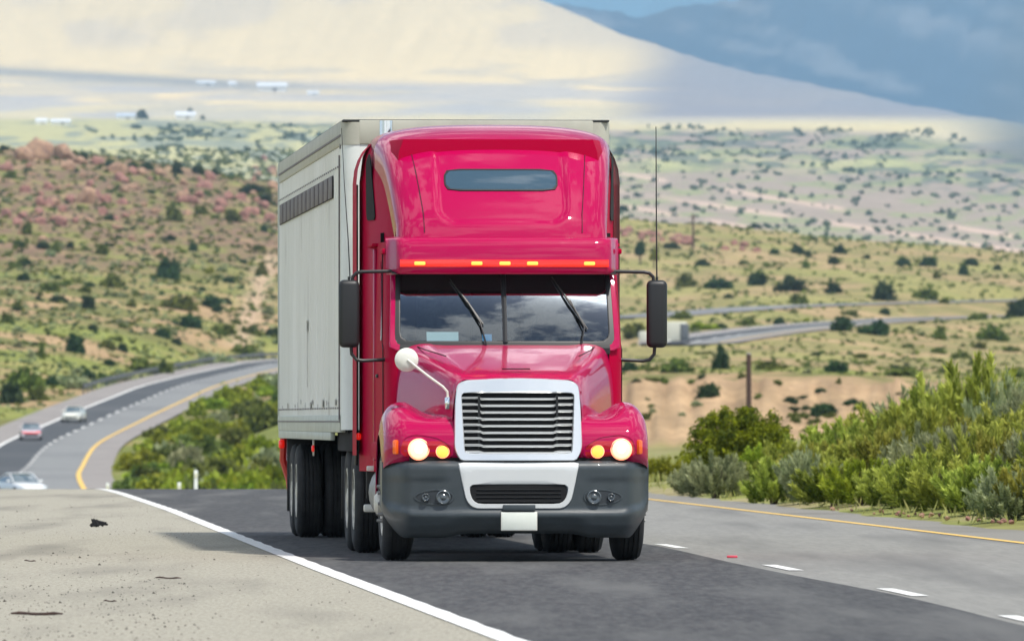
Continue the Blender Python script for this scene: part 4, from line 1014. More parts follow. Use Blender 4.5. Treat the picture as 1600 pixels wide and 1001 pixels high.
labels_l = {0:'large round dark bush alone in the middle of the left hillside',2:'solitary round dark bush on bare earth above the two far cars',1:'wide olive shrub left of the large round dark bush on the hillside',
 7:'dark upright bush beside the sandy wash on the left hillside',26:'spiky dark tree-like bush on the skyline of the rocky left hill',14:'dark spreading bush at the right end of the rocky hill near the trailer roof',
 6:'low wide olive shrub just below the sandy track on the left hillside',3:'small cone shaped dark bush on the lower left hillside',43:'large olive shrub beside the far road at the left edge of the photo',44:'dark dense shrub at the left edge directly above the far road shoulder'}
for i, (u, v, w, h, kd) in enumerate(LH):
    if i in labels_l: far_bush(u, v, w, h, kd, labels_l[i], 'named shrubs of the left hillside', k=i)
    else: far_bush(u, v, w, h, kd, 'small %s shrub among others on the rocky left hillside' % KW[kd], 'shrubs on the rocky left hillside', k=i)
RH = [(1070,449,38,28,'G'),(1122,452,46,22,'D'),(1181,447,38,32,'D'),(1233,455,62,30,'D'),(1246,473,36,20,'G'),(1098,416,24,14,'D'),(1050,389,28,16,'D'),(1178,357,24,10,'D'),(1246,397,24,24,'D'),
 (1212,398,22,12,'D'),(1263,402,12,16,'D'),(1258,419,14,16,'G'),(1138,467,18,10,'D'),(1117,494,28,10,'D'),(1065,503,36,16,'G'),(990,527,40,30,'G'),(1098,524,62,14,'B'),(1122,521,32,12,'D'),
 (1170,507,26,16,'G'),(1180,516,13,8,'D'),(1217,503,20,18,'D'),(1207,533,30,20,'D'),(1260,495,16,8,'B'),(974,331,20,12,'D'),(1302,459,30,28,'D'),(1384,469,50,38,'D'),(1447,463,52,22,'G'),
 (1450,490,36,22,'G'),(1507,476,28,24,'D'),(1590,486,48,36,'D'),(1277,521,34,26,'D'),(1315,524,46,28,'D'),(1366,532,54,34,'D'),(1468,532,30,28,'G'),(1551,531,52,30,'G'),(1529,500,30,14,'G'),
 (1452,416,28,24,'D'),(1412,415,28,14,'D'),(1302,413,20,18,'D'),(1313,397,26,18,'D'),(1354,405,14,12,'D'),(1506,431,18,22,'D'),(1517,415,30,18,'D'),(1558,423,14,12,'D'),(1327,484,36,12,'G'),
 (1382,480,18,14,'D'),(1463,436,14,16,'G'),(1125,577,34,46,'D'),(1062,582,64,28,'G'),(1105,622,42,28,'D'),(1285,648,42,26,'D'),(1215,602,16,10,'G'),(1200,578,62,20,'G'),(1306,582,38,24,'D'),
 (1410,588,64,18,'G'),(1590,590,30,16,'G'),(985,580,30,22,'D'),(1345,640,26,18,'G'),(1160,415,14,10,'G'),(1345,560,30,10,'G'),(1420,545,26,10,'G'),(1500,560,34,14,'G'),(1580,550,30,12,'G')]
labels_r = {3:'wide dark bush on the slope above the upper road, right of the truck mirror',2:'upright dark bush standing left of the wide one above the upper road',25:'large round dark bush on the open slope above the upper road at right',
 29:'large dark bush cut off by the right edge of the photo',31:'middle bush of three dark bushes in a row below the lower road',32:'rightmost and largest of three dark bushes in a row below the lower road',30:'leftmost of three dark bushes in a row below the lower road',
 47:'spiky upright dark shrub right of the low olive mound beneath the passing truck',48:'low olive mound just below the passing white truck beside the mirror',49:'round shrub growing on the bare earth bank left of the pole',50:'round shrub growing on the bare earth bank right of the pole',
 15:'olive bush between the red cab and the right door mirror',23:'small dark bush on the ridge top next to the cab roof'}
for i, (u, v, w, h, kd) in enumerate(RH):
    if i in labels_r: far_bush(u, v, w, h, kd, labels_r[i], 'named shrubs of the right hillside', k=i+1)
    else: far_bush(u, v, w, h, kd, 'small %s shrub among others on the right hillside' % KW[kd], 'shrubs on the right hillside', k=i+1)
# further scattered shrubs one can still tell apart on the left hill
rg = random.Random(5); cnt = 0
while cnt < 95:
    u = rg.uniform(-30, 430); v = rg.uniform(300, 600); w = rg.uniform(12,28)*(.7+.4*(v-300)/300); kd = rg.choice('GGGDDSSB')
    if far_bush(u, v, w, w*rg.uniform(.45,.75), kd, 'small %s shrub among others on the rocky left hillside' % KW[kd], 'shrubs on the rocky left hillside', k=cnt): cnt += 1
cnt = 0
while cnt < 60:
    u = rg.uniform(960, 1630); v = rg.uniform(375, 640); w = rg.uniform(9,24)*(.7+.4*(v-375)/250); kd = rg.choice('GGGDSS')
    if 585 < v < 690 and u < 1380 and rg.random() < .75: continue
    if far_bush(u, v, w, w*rg.uniform(.4,.65), kd, 'small %s shrub among others on the right hillside' % KW[kd], 'shrubs on the right hillside', k=cnt): cnt += 1
# thicket inside the curve, seen over the crest: each bush its own
cnt = 0
IN = [(165,735,'B'),(205,755,'G'),(250,748,'B'),(300,752,'B'),(355,752,'G'),(410,750,'B'),(445,742,'B'),(190,722,'G'),(235,715,'B'),(285,712,'B'),(335,718,'G'),(385,712,'B'),(430,706,'B'),
 (215,695,'G'),(262,690,'B'),(310,684,'G'),(360,682,'B'),(405,680,'B'),(440,675,'B'),(275,664,'B'),(325,660,'G'),(370,655,'B'),(420,652,'B'),(330,634,'G'),(372,632,'G'),(415,620,'G'),(300,642,'S'),(350,606,'S'),(395,603,'G'),(440,600,'G')]
for i, (u, vt, kd) in enumerate(IN):
    Y = np.interp(vt, [600,640,680,715,755],[860,640,470,340,250]); s = F/Y
    X = (u-800)/s; Z = float(ground(np.array([X]),np.array([Y]))[0]); vb = VH+(EYE-Z)*s; hp = max(vb-vt+6, 1.3*s)
    w = rg.uniform(3.0,4.2)*s
    far_bush(u, vb, w, min(hp,2.6*s), kd, 'rounded %s bush in the thicket inside the far road bend' % KW[kd], 'bushes in the thicket inside the road bend', Y=Y, k=i)
for i in range(44):
    u = rg.uniform(150, 450); Y = rg.uniform(240, 520); s = F/Y; kd = rg.choice('BBG')
    Z = float(ground(np.array([(u-800)/s]),np.array([Y]))[0]); vb = VH+(EYE-Z)*s
    far_bush(u, vb, rg.uniform(2.2,3.6)*s, min(max(vb-rg.uniform(712,745), 1.3*s), 2.6*s), kd, 'rounded %s bush in the thicket inside the far road bend' % KW[kd], 'bushes in the thicket inside the road bend', Y=Y, k=i)
NR_ = nrm(ROAD); ii = [i for i in range(len(ROAD)) if 500 < ROAD[i,1] < 1230 and ROAD[i,0] < -20]
for k in range(26):
    u = rg.uniform(138, 300); Y = rg.uniform(330, 600); s = F/Y; X = (u-800)/s
    Z = float(ground(np.array([X]),np.array([Y]))[0]); vb = VH+(EYE-Z)*s; kd = rg.choice('BBBGG')
    far_bush(u, vb, rg.uniform(2.2,3.6)*s, rg.uniform(1.0,1.7)*s, kd, 'rounded %s bush in the thicket inside the far road bend' % KW[kd], 'bushes in the thicket inside the road bend', Y=Y, k=k)
for k in range(120):
    i = rg.choice(ii); o_ = 7.9+16*rg.random()**1.6; X = ROAD[i,0]+NR_[i,0]*o_; Y = ROAD[i,1]+NR_[i,1]*o_; s = F/Y; u = 800+X*s
    if u > 455: continue
    Z = float(ground(np.array([X]),np.array([Y]))[0]); vb = VH+(EYE-Z)*s; kd = rg.choice('BBGBBS')
    far_bush(u, vb, rg.uniform(2.2,4.0)*s, rg.uniform(1.1,2.1)*s, kd, 'rounded %s bush in the thicket inside the far road bend' % KW[kd], 'bushes in the thicket inside the road bend', Y=Y, k=k)
for k in range(40):
    u = rg.uniform(975, 1400); Y = rg.uniform(600, 735); s = F/Y; kd = rg.choice('GGSDG')
    Z = float(ground(np.array([(u-800)/s]),np.array([Y]))[0]); vb = VH+(EYE-Z)*s
    far_bush(u, vb, rg.uniform(.5,1.5)*s, rg.uniform(.3,.7)*s, kd, 'small %s shrub among others on the bare earth bank' % KW[kd], 'small shrubs on the bare earth bank', Y=Y, k=k)
# ---- near bushes right of the road
NEARM = {}
for i in range(5):
    q, _ = feather(500+i, 74, 120, .085, .95, 1.35, .13); NEARM['F%d' % i] = fmesh('plume_foliage', q, M['rabbit'])
for i in range(3):
    q, _ = feather(520+i, 95, 90, .070, .90, 1.1, .12); NEARM['S%d' % i] = fmesh('sage_plumes', q, M['sage'])
for i in range(2):
    q, _ = feather(540+i, 72, 105, .09, .95, 1.25, .15); NEARM['L%d' % i] = fmesh('bright_plumes', q, M['lime'])
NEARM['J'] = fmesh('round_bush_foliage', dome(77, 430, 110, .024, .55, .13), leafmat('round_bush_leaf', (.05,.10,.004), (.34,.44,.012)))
STM = [stems_mesh(60+i, 22, .018, 1.0, .7) for i in range(2)]
def near_bush(u, Y, r, h, key, label, group):
    X = (u-800)*Y/F; Z = float(ground(np.array([X]),np.array([Y]))[0])
    nm = {'F':'feathery_bush','S':'sagebrush','L':'bright_bush','J':'round_bush'}[key[0]]
    e = empty(nm, (X,Y,Z-.03), random.uniform(0,6.28)); tag(e, label, 'bush', group)
    f = link('foliage', NEARM[key], None, e); hh = {'F':1.35,'S':1.1,'L':1.25,'J':.98}[key[0]]; f.scale = (r, r, h/hh)
    s = link('stems', STM[hash(key) % 2 if False else len(key) % 2], None, e); s.scale = (r*.9, r*.9, h*.8); return e
grp = 'feathery bushes crowding the right roadside'
near_bush(1157, 205, 1.36, 1.50, 'J', 'dense dome shaped bright green bush in front of the dark pole', None)
near_bush(1118, 158, .58, .82, 'S0', 'rounded pale sagebrush nearest the truck beside the yellow line', None)
near_bush(1085, 164, .45, .66, 'S1', 'smaller pale sagebrush touching the left side of the rounded one', None)
near_bush(1035, 200, .55, .60, 'L0', 'bright lime bush showing just right of the truck bumper', None)
near_bush(1010, 215, .6, .55, 'L1', 'lime bush half hidden behind the right headlamp', None)
near_bush(1195, 185, .5, .6, 'L0', 'lime bush between the sagebrush and the feathery thicket', None)
near_bush(1060, 240, .9, .8, 'F3', 'small leafy bush at the left foot of the dome shaped green bush', None)
NB = []
for i, u in enumerate(range(1215, 1700, 46)):           # front row along the edge
    Yr = np.interp(u, [1200,1600,1700], [148,116,112]); NB.append((u+rg.uniform(-8,8), Yr+rg.uniform(0,3), rg.uniform(.50,.62), rg.uniform(.70,.90), rg.choice(['F0','F1','F2','S2','F3','L1'])))
for i, u in enumerate(range(1235, 1720, 50)):
    Yr = np.interp(u, [1200,1600,1700], [160,126,122]); NB.append((u+rg.uniform(-12,12), Yr+rg.uniform(0,4), rg.uniform(.60,.75), rg.uniform(.95,1.15)*np.interp(u,[1235,1400,1500],[.85,1,1.08]), rg.choice(['F0','F1','F4','S0','F2','S1'])))
for i, u in enumerate(range(1290, 1740, 55)):
    Yr = np.interp(u, [1200,1600,1700], [172,138,134]); NB.append((u+rg.uniform(-12,12), Yr+rg.uniform(0,5), rg.uniform(.7,.85), np.interp(u,[1290,1400,1500,1600],[1.0,1.25,1.35,1.2])*rg.uniform(.92,1.08), rg.choice(['F3','F1','F4','L0','F2','F0'])))
for i, u in enumerate(range(1370, 1760, 52)):
    Yr = np.interp(u, [1200,1600,1700], [186,152,148]); NB.append((u+rg.uniform(-10,10), Yr+rg.uniform(0,5), rg.uniform(.75,.95), np.interp(u,[1370,1430,1500,1560,1620],[1.2,1.6,1.85,1.75,1.35])*rg.uniform(.93,1.07), rg.choice(['F3','F1','L1','F2','F0','S2'])))
adj = {'F':'green feathery','S':'pale grey green feathery','L':'bright green feathery'}
rowname = ['at the edge of the right shoulder','in the middle of the right thicket','deep in the right thicket']
for i, (u, Y, r, h, key) in enumerate(NB):
    ri = 0 if i < 11 else (1 if i < 21 else 2)
    near_bush(u, Y, r, h, key, '%s bush %s' % (adj[key[0]], rowname[ri]), grp)
# grass and low ground cover on the right verge, one object
rgn = np.random.default_rng(3); n = 26000
Yg = rgn.uniform(100, 420, n)**1.0; ug = rgn.uniform(985, 1720, n); Xg = (ug-800)*Yg/F; k = Xg > ly(Yg)+1.35; Xg, Yg = Xg[k], Yg[k]; k = fbm(Xg/1.2, Yg/2.0, 3) > .44; Xg, Yg = Xg[k], Yg[k]
Zg = ground(Xg, Yg); n = len(Xg); hgt = rgn.uniform(.06,.24,n); a = rgn.uniform(0,6.28,n)
Cg = np.stack([Xg,Yg,Zg+hgt*.5],1); U = np.stack([rgn.normal(0,.3,n)*hgt*.5, rgn.normal(0,.3,n)*hgt*.5, hgt*.5],1); Wg = np.stack([np.cos(a),np.sin(a),a*0],1)*rgn.uniform(.006,.02,n)[:,None]*np.maximum(1,Yg/160)[:,None]
q = quads(Cg, U, Wg, np.repeat(np.clip(rgn.normal(.5,.25,n),0,1)[:,None],3,1))
tag(link('verge_grass', raw_mesh('verge_grass', *q), M['grassm']), 'dry yellow green grass on the verge beside the yellow line', 'grass', kind='stuff')
# low scrub too many to count: small clumps of leaves over the hills, as one object each
def scrub(name, U0, U1, V0, V1, n, px, colf, label, m, seed, leaves=9, flt=None, ymin=850, aspect=.55):
    rg_ = np.random.default_rng(seed); Ys = np.exp(rg_.uniform(math.log(ymin), math.log(9500), n*12)); us = rg_.uniform(U0, U1, n*12)
    Xs = (us-800)*Ys/F; Z = natural(Xs, Ys); vv = VH+(EYE-Z)*F/Ys; k = (vv > V0) & (vv < V1)
    if flt is not None: k &= flt(us, vv, Xs, Ys)
    Xs, Ys, us, vv = Xs[k][:n], Ys[k][:n], us[k][:n], vv[k][:n]
    d1, _ = near_path(Xs, Ys, ROAD, 12); d2, _ = near_path(Xs, Ys, ROAD2, 10); k = (d1 > 9) & (d2 > 6.5); Xs, Ys, us, vv = Xs[k], Ys[k], us[k], vv[k]
    Z = ground(Xs, Ys); n = len(Xs); s = Ys/F*rg_.uniform(*px, n)          # half size in metres
    L_ = leaves; Cc = np.repeat(np.stack([Xs,Ys,Z],1), L_, 0); S_ = np.repeat(s, L_)
    off = rnd_unit(n*L_, rg_)*rg_.uniform(.2,.9,n*L_)[:,None]; off[:,2] = np.abs(off[:,2])*aspect*1.3
    Cc = Cc+off*S_[:,None]; U = rnd_unit(n*L_, rg_); Wv = np.cross(U, rnd_unit(n*L_, rg_)); Wv /= np.linalg.norm(Wv,axis=1)[:,None]+1e-9
    tone = np.clip(np.repeat(rg_.normal(.4,.25,n), L_)+rg_.normal(0,.12,n*L_), 0, 1)
    q = quads(Cc, U*S_[:,None]*.45, Wv*S_[:,None]*.36, np.repeat(tone[:,None],3,1))
    return tag(link(name, raw_mesh(name, *q), m), label, 'scrub', kind='stuff')
scrub('low_scrub', -60, 470, 235, 650, 3400, (2.5,9), None, 'olive low scrub speckling the whole left hillside', M['olive'], 21)
scrub('low_scrub', -60, 470, 235, 600, 2100, (2.5,7), None, 'dark low scrub dotted between the rocks of the left hillside', M['jun'], 22)
scrub('low_scrub', -60, 470, 400, 650, 1200, (2.5,7), None, 'grey green sage clumps on the lower left hillside', M['sage'], 27)
scrub('low_scrub', 950, 1680, 340, 600, 2000, (2.5,8), None, 'olive low scrub over the right hillside around the two roads', M['olive'], 23, flt=lambda u,v,x,y: y < 2800)
scrub('low_scrub', 950, 1680, 340, 600, 350, (2,4), None, 'dark low scrub dotted over the right hillside', M['jun'], 24, flt=lambda u,v,x,y: y < 2800)
scrub('distant_shrubs', 900, 1700, 212, 400, 480, (3,9), None, 'hazy dark shrubs dotted over the pale far slope at right', M['farsh'], 25, leaves=14, flt=lambda u,v,x,y: (y > 3200)&(y < 7000), ymin=3200, aspect=.8)
scrub('distant_shrubs', 130, 1560, 198, 245, 650, (3,7), None, 'hazy line of dark shrubs along the far flat plain', M['farsh'], 26, leaves=14, flt=lambda u,v,x,y: (y > 4500)&(fbm(u/45,v/9,3) > .50), ymin=4200, aspect=.8)
# ---- rocks
def rock_mesh(seed, pink):
    rg_ = random.Random(seed); b = bmesh.new(); bmesh.ops.create_icosphere(b, subdivisions=3, radius=1)
    cuts = [(Vector((rg_.gauss(0,1),rg_.gauss(0,1),rg_.gauss(0,.7))).normalized(), rg_.uniform(.55,.85)) for _ in range(11)]
    for v in b.verts:
        for n_, d in cuts:
            e = v.co.dot(n_)-d
            if e > 0: v.co -= n_*e*.92
        v.co *= 1+.05*math.sin(v.co.x*7+seed)*math.sin(v.co.y*8)
    me = bpy.data.meshes.new('boulder'); b.to_mesh(me); b.free(); smooth(me, 28); me.materials.append(M['rockp'] if pink else M['rockt']); return me
M['rockp'] = noisy(mat('pink_rock', (.4,.2,.18), .9), (.37,.19,.145), (.22,.105,.085), 2.0, bump=.3, c3=(.20,.09,.09), s3=4)
M['rockt'] = noisy(mat('tan_rock', (.42,.27,.18), .9), (.42,.27,.17), (.28,.16,.10), 1.6, bump=.3, c3=(.20,.12,.09), s3=3)
RK = [rock_mesh(i, True) for i in range(4)]+[rock_mesh(10+i, False) for i in range(4)]
def boulder(u, v, w, h, pink, label, group, k):
    p = spot(u, v)
    if not p: return False
    s = p[1]/F; o = link('boulder', RK[(k%4)+(0 if pink else 4)], None); o.location = (p[0], p[1], p[2]+h*s*.25)
    o.scale = (w*s*.62, w*s*.55, h*s*.72); o.rotation_euler = (random.uniform(-.15,.15), random.uniform(-.15,.15), random.uniform(0,6.28)); tag(o, label, 'rock', group); return True
BR = [(35,250,34,22,0),(58,248,50,30,0),(100,250,40,26,0),(70,240,30,20,0),(56,229,10,16,0),(107,266,26,16,0),(125,256,26,12,0),(152,258,20,14,1),(185,272,40,18,0),(222,274,20,12,0),
 (137,318,34,26,0),(165,318,18,14,1),(190,285,20,12,1),(295,318,30,14,1),(312,310,18,12,1),(345,322,24,14,1),(358,312,18,14,1),(375,312,18,10,1),(342,334,18,12,1),(328,282,16,14,1),(320,294,24,12,1),
 (390,334,20,12,1),(412,326,20,12,1),(10,268,26,16,1),(78,324,18,14,1),(98,332,14,12,1),(62,322,16,16,1),(10,340,18,16,1),(28,352,20,12,1),(62,350,18,12,1),(92,348,14,12,1),(118,350,14,12,1),
 (182,358,22,8,0),(232,372,24,8,0),(160,336,16,12,1),(250,400,24,8,0),(420,345,22,12,1),(140,292,16,12,1),(208,296,26,10,0),(40,300,18,12,1),(75,296,16,12,1),(60,336,20,12,1),(110,318,16,14,1)]
bl = {4:'dark upright rock standing on top of the left hill skyline',10:'large tan pointed boulder in the middle of the upper left hillside',1:'biggest tan boulder on the left hill skyline',13:'long pink boulder beside others near the trailer roof'}
for i, (u, v, w, h, pk) in enumerate(BR):
    boulder(u, v, w, h, pk, bl.get(i, '%s boulder in the rock field of the upper left hillside' % ('pink' if pk else 'tan')), 'boulders on the left hill', i)
cnt = 0
while cnt < 60:
    u = rg.uniform(-20,435); v = rg.uniform(245,385); pk = rg.random() < .45; w = rg.uniform(8,20)
    if u > 230 and v > 345: continue
    if boulder(u, v, w, w*rg.uniform(.5,.8), pk, '%s boulder in the rock field of the upper left hillside' % ('pink' if pk else 'tan'), 'boulders on the left hill', cnt): cnt += 1
for i in range(26):
    u = rg.choice([rg.uniform(958,985), rg.uniform(1000,1085), rg.uniform(1115,1182)]); v = np.interp(u, [958,1085,1115,1182],[366,380,384,392])+rg.uniform(-7,5)
    boulder(u, v, rg.uniform(9,18), rg.uniform(6,9), True, 'pink boulder in the line of rocks across the right hillside', 'pink rocks across the right hillside', i)
# pinkish stones at the foot of the right bushes
for i in range(34):
    u = rg.uniform(1290, 1640); Y = np.interp(u, [1290,1640], [137,110])+rg.uniform(-1.2,1.5); X = (u-800)*Y/F; r = rg.uniform(.018,.048)
    o = link('roadside_stone', RK[rg.choice([0,1,2,3,5])], None); o.location = (X, Y, float(ground(np.array([X]),np.array([Y]))[0])+r*.3+.02); o.scale = (r, r, r*.7); o.rotation_euler = (0,0,rg.uniform(0,6))
    tag(o, 'small reddish stone at the foot of the right roadside bushes', 'stone', 'reddish stones along the right shoulder')
# loose specks of gravel on the left shoulder
n = 1500; Yp = 18834/(rgn.uniform(775, 1010, n)-657); up = rgn.uniform(-40, 620, n)**1.0; up = np.where(rgn.random(n) < .55, up*.5, up); Xp = (up-800)*Yp/F; k = (Xp < lw(Yp)-.15) & (fbm(Xp*1.7, Yp*.5, 3) > .42); Xp, Yp = Xp[k], Yp[k]; n = len(Xp)
tet = np.array([(1,0,0),(-.5,.87,0),(-.5,-.87,0),(0,0,.9)]); rr = rgn.uniform(.003,.010,n)*(1+1.2*(rgn.random(n) > .93))
Vp = np.stack([Xp,Yp,zcrest(Yp)+.03],1)[:,None,:]+tet[None]*rr[:,None,None]; fi = np.array([(0,1,3),(1,2,3),(2,0,3)]); Fp = (np.arange(n)[:,None,None]*4+fi[None]).reshape(-1,3)
tag(link('gravel', raw_mesh('gravel', Vp.reshape(-1,3), Fp), mat('dark_gravel', (.05,.042,.033), .9)), 'dark specks of gravel scattered on the pale left shoulder', 'gravel', kind='stuff')
def on_road(u, v): Y = F*(EYE-.03)/(v-VH); return (u-800)*Y/F, Y, .03+float(zcrest(Y))
for i, (u0, u1, v, r, lb) in enumerate([(17,98,960,.011,'long thin dark stick lying on the pale shoulder at lower left'),(243,283,903,.007,'thin dark twig in the middle of the pale left shoulder'),(162,182,939,.006,'short dark twig on the shoulder between the long stick and the middle twig'),(38,56,876,.006,'tiny twig near the left edge of the pale shoulder')]):
    a = on_road(u0, v); b = on_road(u1, v+1); pts = [(a[0]+(b[0]-a[0])*t_, a[1]+(b[1]-a[1])*t_, .03+r+.004*math.sin(t_*9)) for t_ in np.linspace(0,1,7)]
    tag(MB().tube(pts, [r*.5,r,r*.8,r,r*.9,r,r*.4], 6).build('stick', M['poleM']), lb, 'stick')
x_, y_, z_ = on_road(152, 823); deb = MB()
for k in range(9):
    a = rg.uniform(0,6.28); deb.tube([(x_+rg.uniform(-.09,.02), y_, z_+.015),(x_+rg.uniform(-.08,.03), y_+.03, z_+rg.uniform(.03,.095)),(x_+rg.uniform(-.02,.13), y_+.02, z_+rg.uniform(.01,.05))],[.02,.026,.012],6)
tag(deb.build('debris', M['void']), 'crumpled black scrap of rubber lying on the left shoulder', 'debris')
x_, y_, z_ = on_road(1144, 871); rf = MB().box((x_,y_,z_+.012),(.10,.10,.022),.006).build('road_stud', mat('red_stud', (.7,.08,.12), .4)); tag(rf, 'small red reflective stud on the lane line right of the truck', 'road stud')
# ---- poles, posts, guardrail
def post_at(u, v, Y=None): 
    if Y: X = (u-800)*Y/F; return X, Y, float(ground(np.array([X]),np.array([Y]))[0])
    return spot(u, v)
p = post_at(1170, 0, 420); s = p[1]/F; e = empty('wooden_pole', p); tag(e, 'dark wooden pole standing behind the dome shaped green bush', 'pole'); top = EYE+(VH-553)*s-p[2]
MB().tube([(0,0,-.3),(0,0,top)], [.13,.11], 10).build('shaft', M['poleM'], e); MB().tube([(0,0,top),(0,0,top+.05)],[.12,.10],10).build('cap', M['steel'], e)
p = spot(1083, 389); s = p[1]/F; e = empty('utility_pole', p); tag(e, 'thin reddish utility pole on the ridge right of the truck antenna', 'pole')
MB().tube([(0,0,-.5),(0,0,54*s)], [.30,.22], 8).build('shaft', M['poleM'], e); MB().box((0,0,54*s-.7),(1.8,.15,.18)).build('crossarm', M['poleM'], e)
for u, v, h, Y in ((306,760,26,250),(280,763,10,262),(168,763,9,300)):
    X = (u-800)*Y/F; s = Y/F; z0 = float(ground(np.array([X]),np.array([Y]))[0]); topz = EYE+(VH-(v-h))*s; e = empty('marker_post', (X,Y,z0))
    tag(e, {306:'tall white marker post in the green thicket behind the road crest',280:'short yellowish marker post left of the tall white one',168:'short pale marker post near the far yellow line'}[u], 'marker post')
    MB().box((0,0,(topz-z0)/2),(.10,.04,topz-z0),.01).build('post', mat('post_white', (.75,.78,.7), .5), e); MB().box((0,-.03,topz-z0-.15),(.085,.01,.12)).build('reflector', mat('post_refl', (.7,.7,.5), .3), e)
gi0 = int(np.argmin(np.abs(ROAD[:,1]-985)+(ROAD[:,0] > 0)*1e4)); gi1 = int(np.argmin(np.abs(ROAD[:,1]-1345)+(ROAD[:,0] > -14)*1e4)); seg = ROAD[gi0:gi1]; Nn = nrm(ROAD)[gi0:gi1]
ge = empty('guardrail', tuple(seg[0]-np.array([Nn[0,0]*8.4,Nn[0,1]*8.4,0]))); tag(ge, 'long dark guardrail along the outer edge of the far bend behind the trailer', 'guardrail'); org = np.array(ge.location)
M['guard'] = noisy(mat('guard_steel', (.10,.11,.12), .5, metal=.4), (.10,.11,.12), (.16,.17,.18), 2)
Pg = seg.copy(); Pg[:,:2] -= Nn*8.4; Pg -= org
MB().grid(np.array([[tuple(p+np.array([0,dy,zz])) for p in Pg] for dy, zz in ((0,.50),(-.08,.58),(0,.68),(-.08,.78),(0,.88),(.05,.88),(.05,.50))]), ).build('rail', M['guard'], ge)
pm = None
for i in range(0, len(Pg), 2):
    if pm is None: pm = MB().box((0,.12,.35),(.16,.16,1.3)).build('post', M['guard'], ge); pm.location = Pg[i]
    else: q = pm.copy(); COL.objects.link(q); q.parent = ge; q.location = Pg[i]
# yucca-like small trees on the right ridge
for u, v, h, lb in ((1000,414,42,'thin dark tree with a bare trunk left of the truck antenna'),(1022,420,34,'small leafy tree directly behind the truck antenna')):
    p = spot(u, v); s = p[1]/F; e = empty('small_tree', p); tag(e, lb, 'tree')
    MB().tube([(0,0,-.3),(.1,0,h*s*.35),(.0,0,h*s*.65)], [.22,.17,.12], 7).build('trunk', M['wood'], e)
    c_ = link('crown', FAR['D'][1] if u == 1000 else FAR['B'][1], None, e); c_.location = (0,0,h*s*.40); c_.scale = (9*s, 9*s, h*s*.6)
# ---- distant white buildings
M['lorryw'] = mat('cream_lorry_panel', (.62,.62,.52), .6)
M['wallw'] = mat('white_wall', (.8,.8,.78), .6); M['roofw'] = mat('pale_roof', (.72,.76,.8), .5); M['roofb'] = mat('blue_grey_roof', (.5,.58,.68), .5)
def house(u, v, w, h, label, roof='roofw', Y=None):
    p = spot(u, v) if Y is None else post_at(u, v, Y)
    if p is None: return
    s = p[1]/F; e = empty('farm_building', p); tag(e, label, 'building', 'white buildings on the far plain'); Wd, H = w*s, h*s
    wl = MB().box((0,0,H*.22),(Wd,Wd*.5,H*.65)).build('wall', M['wallw'], e)
    MB().prism([(-Wd*.54,-Wd*.3,H*.5),(-Wd*.54,Wd*.3,H*.5),(-Wd*.54,0,H)], (Wd*1.08,0,0)).build('roof', M[roof], e)
    MB().box((Wd*.1,-Wd*.252,H*.15),(Wd*.12,.1,H*.4)).build('door', M['stripe'], e)
for a in ((425,143,44,14,'widest white building on the far plain, above the trailer'),(363,135,12,8,'small white building left of the widest one on the far plain'),(322,134,28,8,'low pale building, the highest and leftmost of the upper far row'),
          (489,149,18,7,'small pale building right of the widest one above the trailer'),(197,187,28,10,'grey roofed shed left of the white house with a tree on the far plain','roofb'),(290,187,30,12,'bright white house with a dark tree behind it on the far plain'),
          (65,194,18,9,'small white building, leftmost of the far plain'),(95,195,30,9,'long white building beside the leftmost small one')): house(*a)
for u, v, w, h, lb in ((222,186,20,18,'dark tree beside the grey roofed shed on the far plain'),(297,181,14,14,'dark tree behind the bright white far house'),(317,187,9,8,'small dark tree right of the bright white far house')):
    far_bush(u, v, w, h, 'D', lb, None)
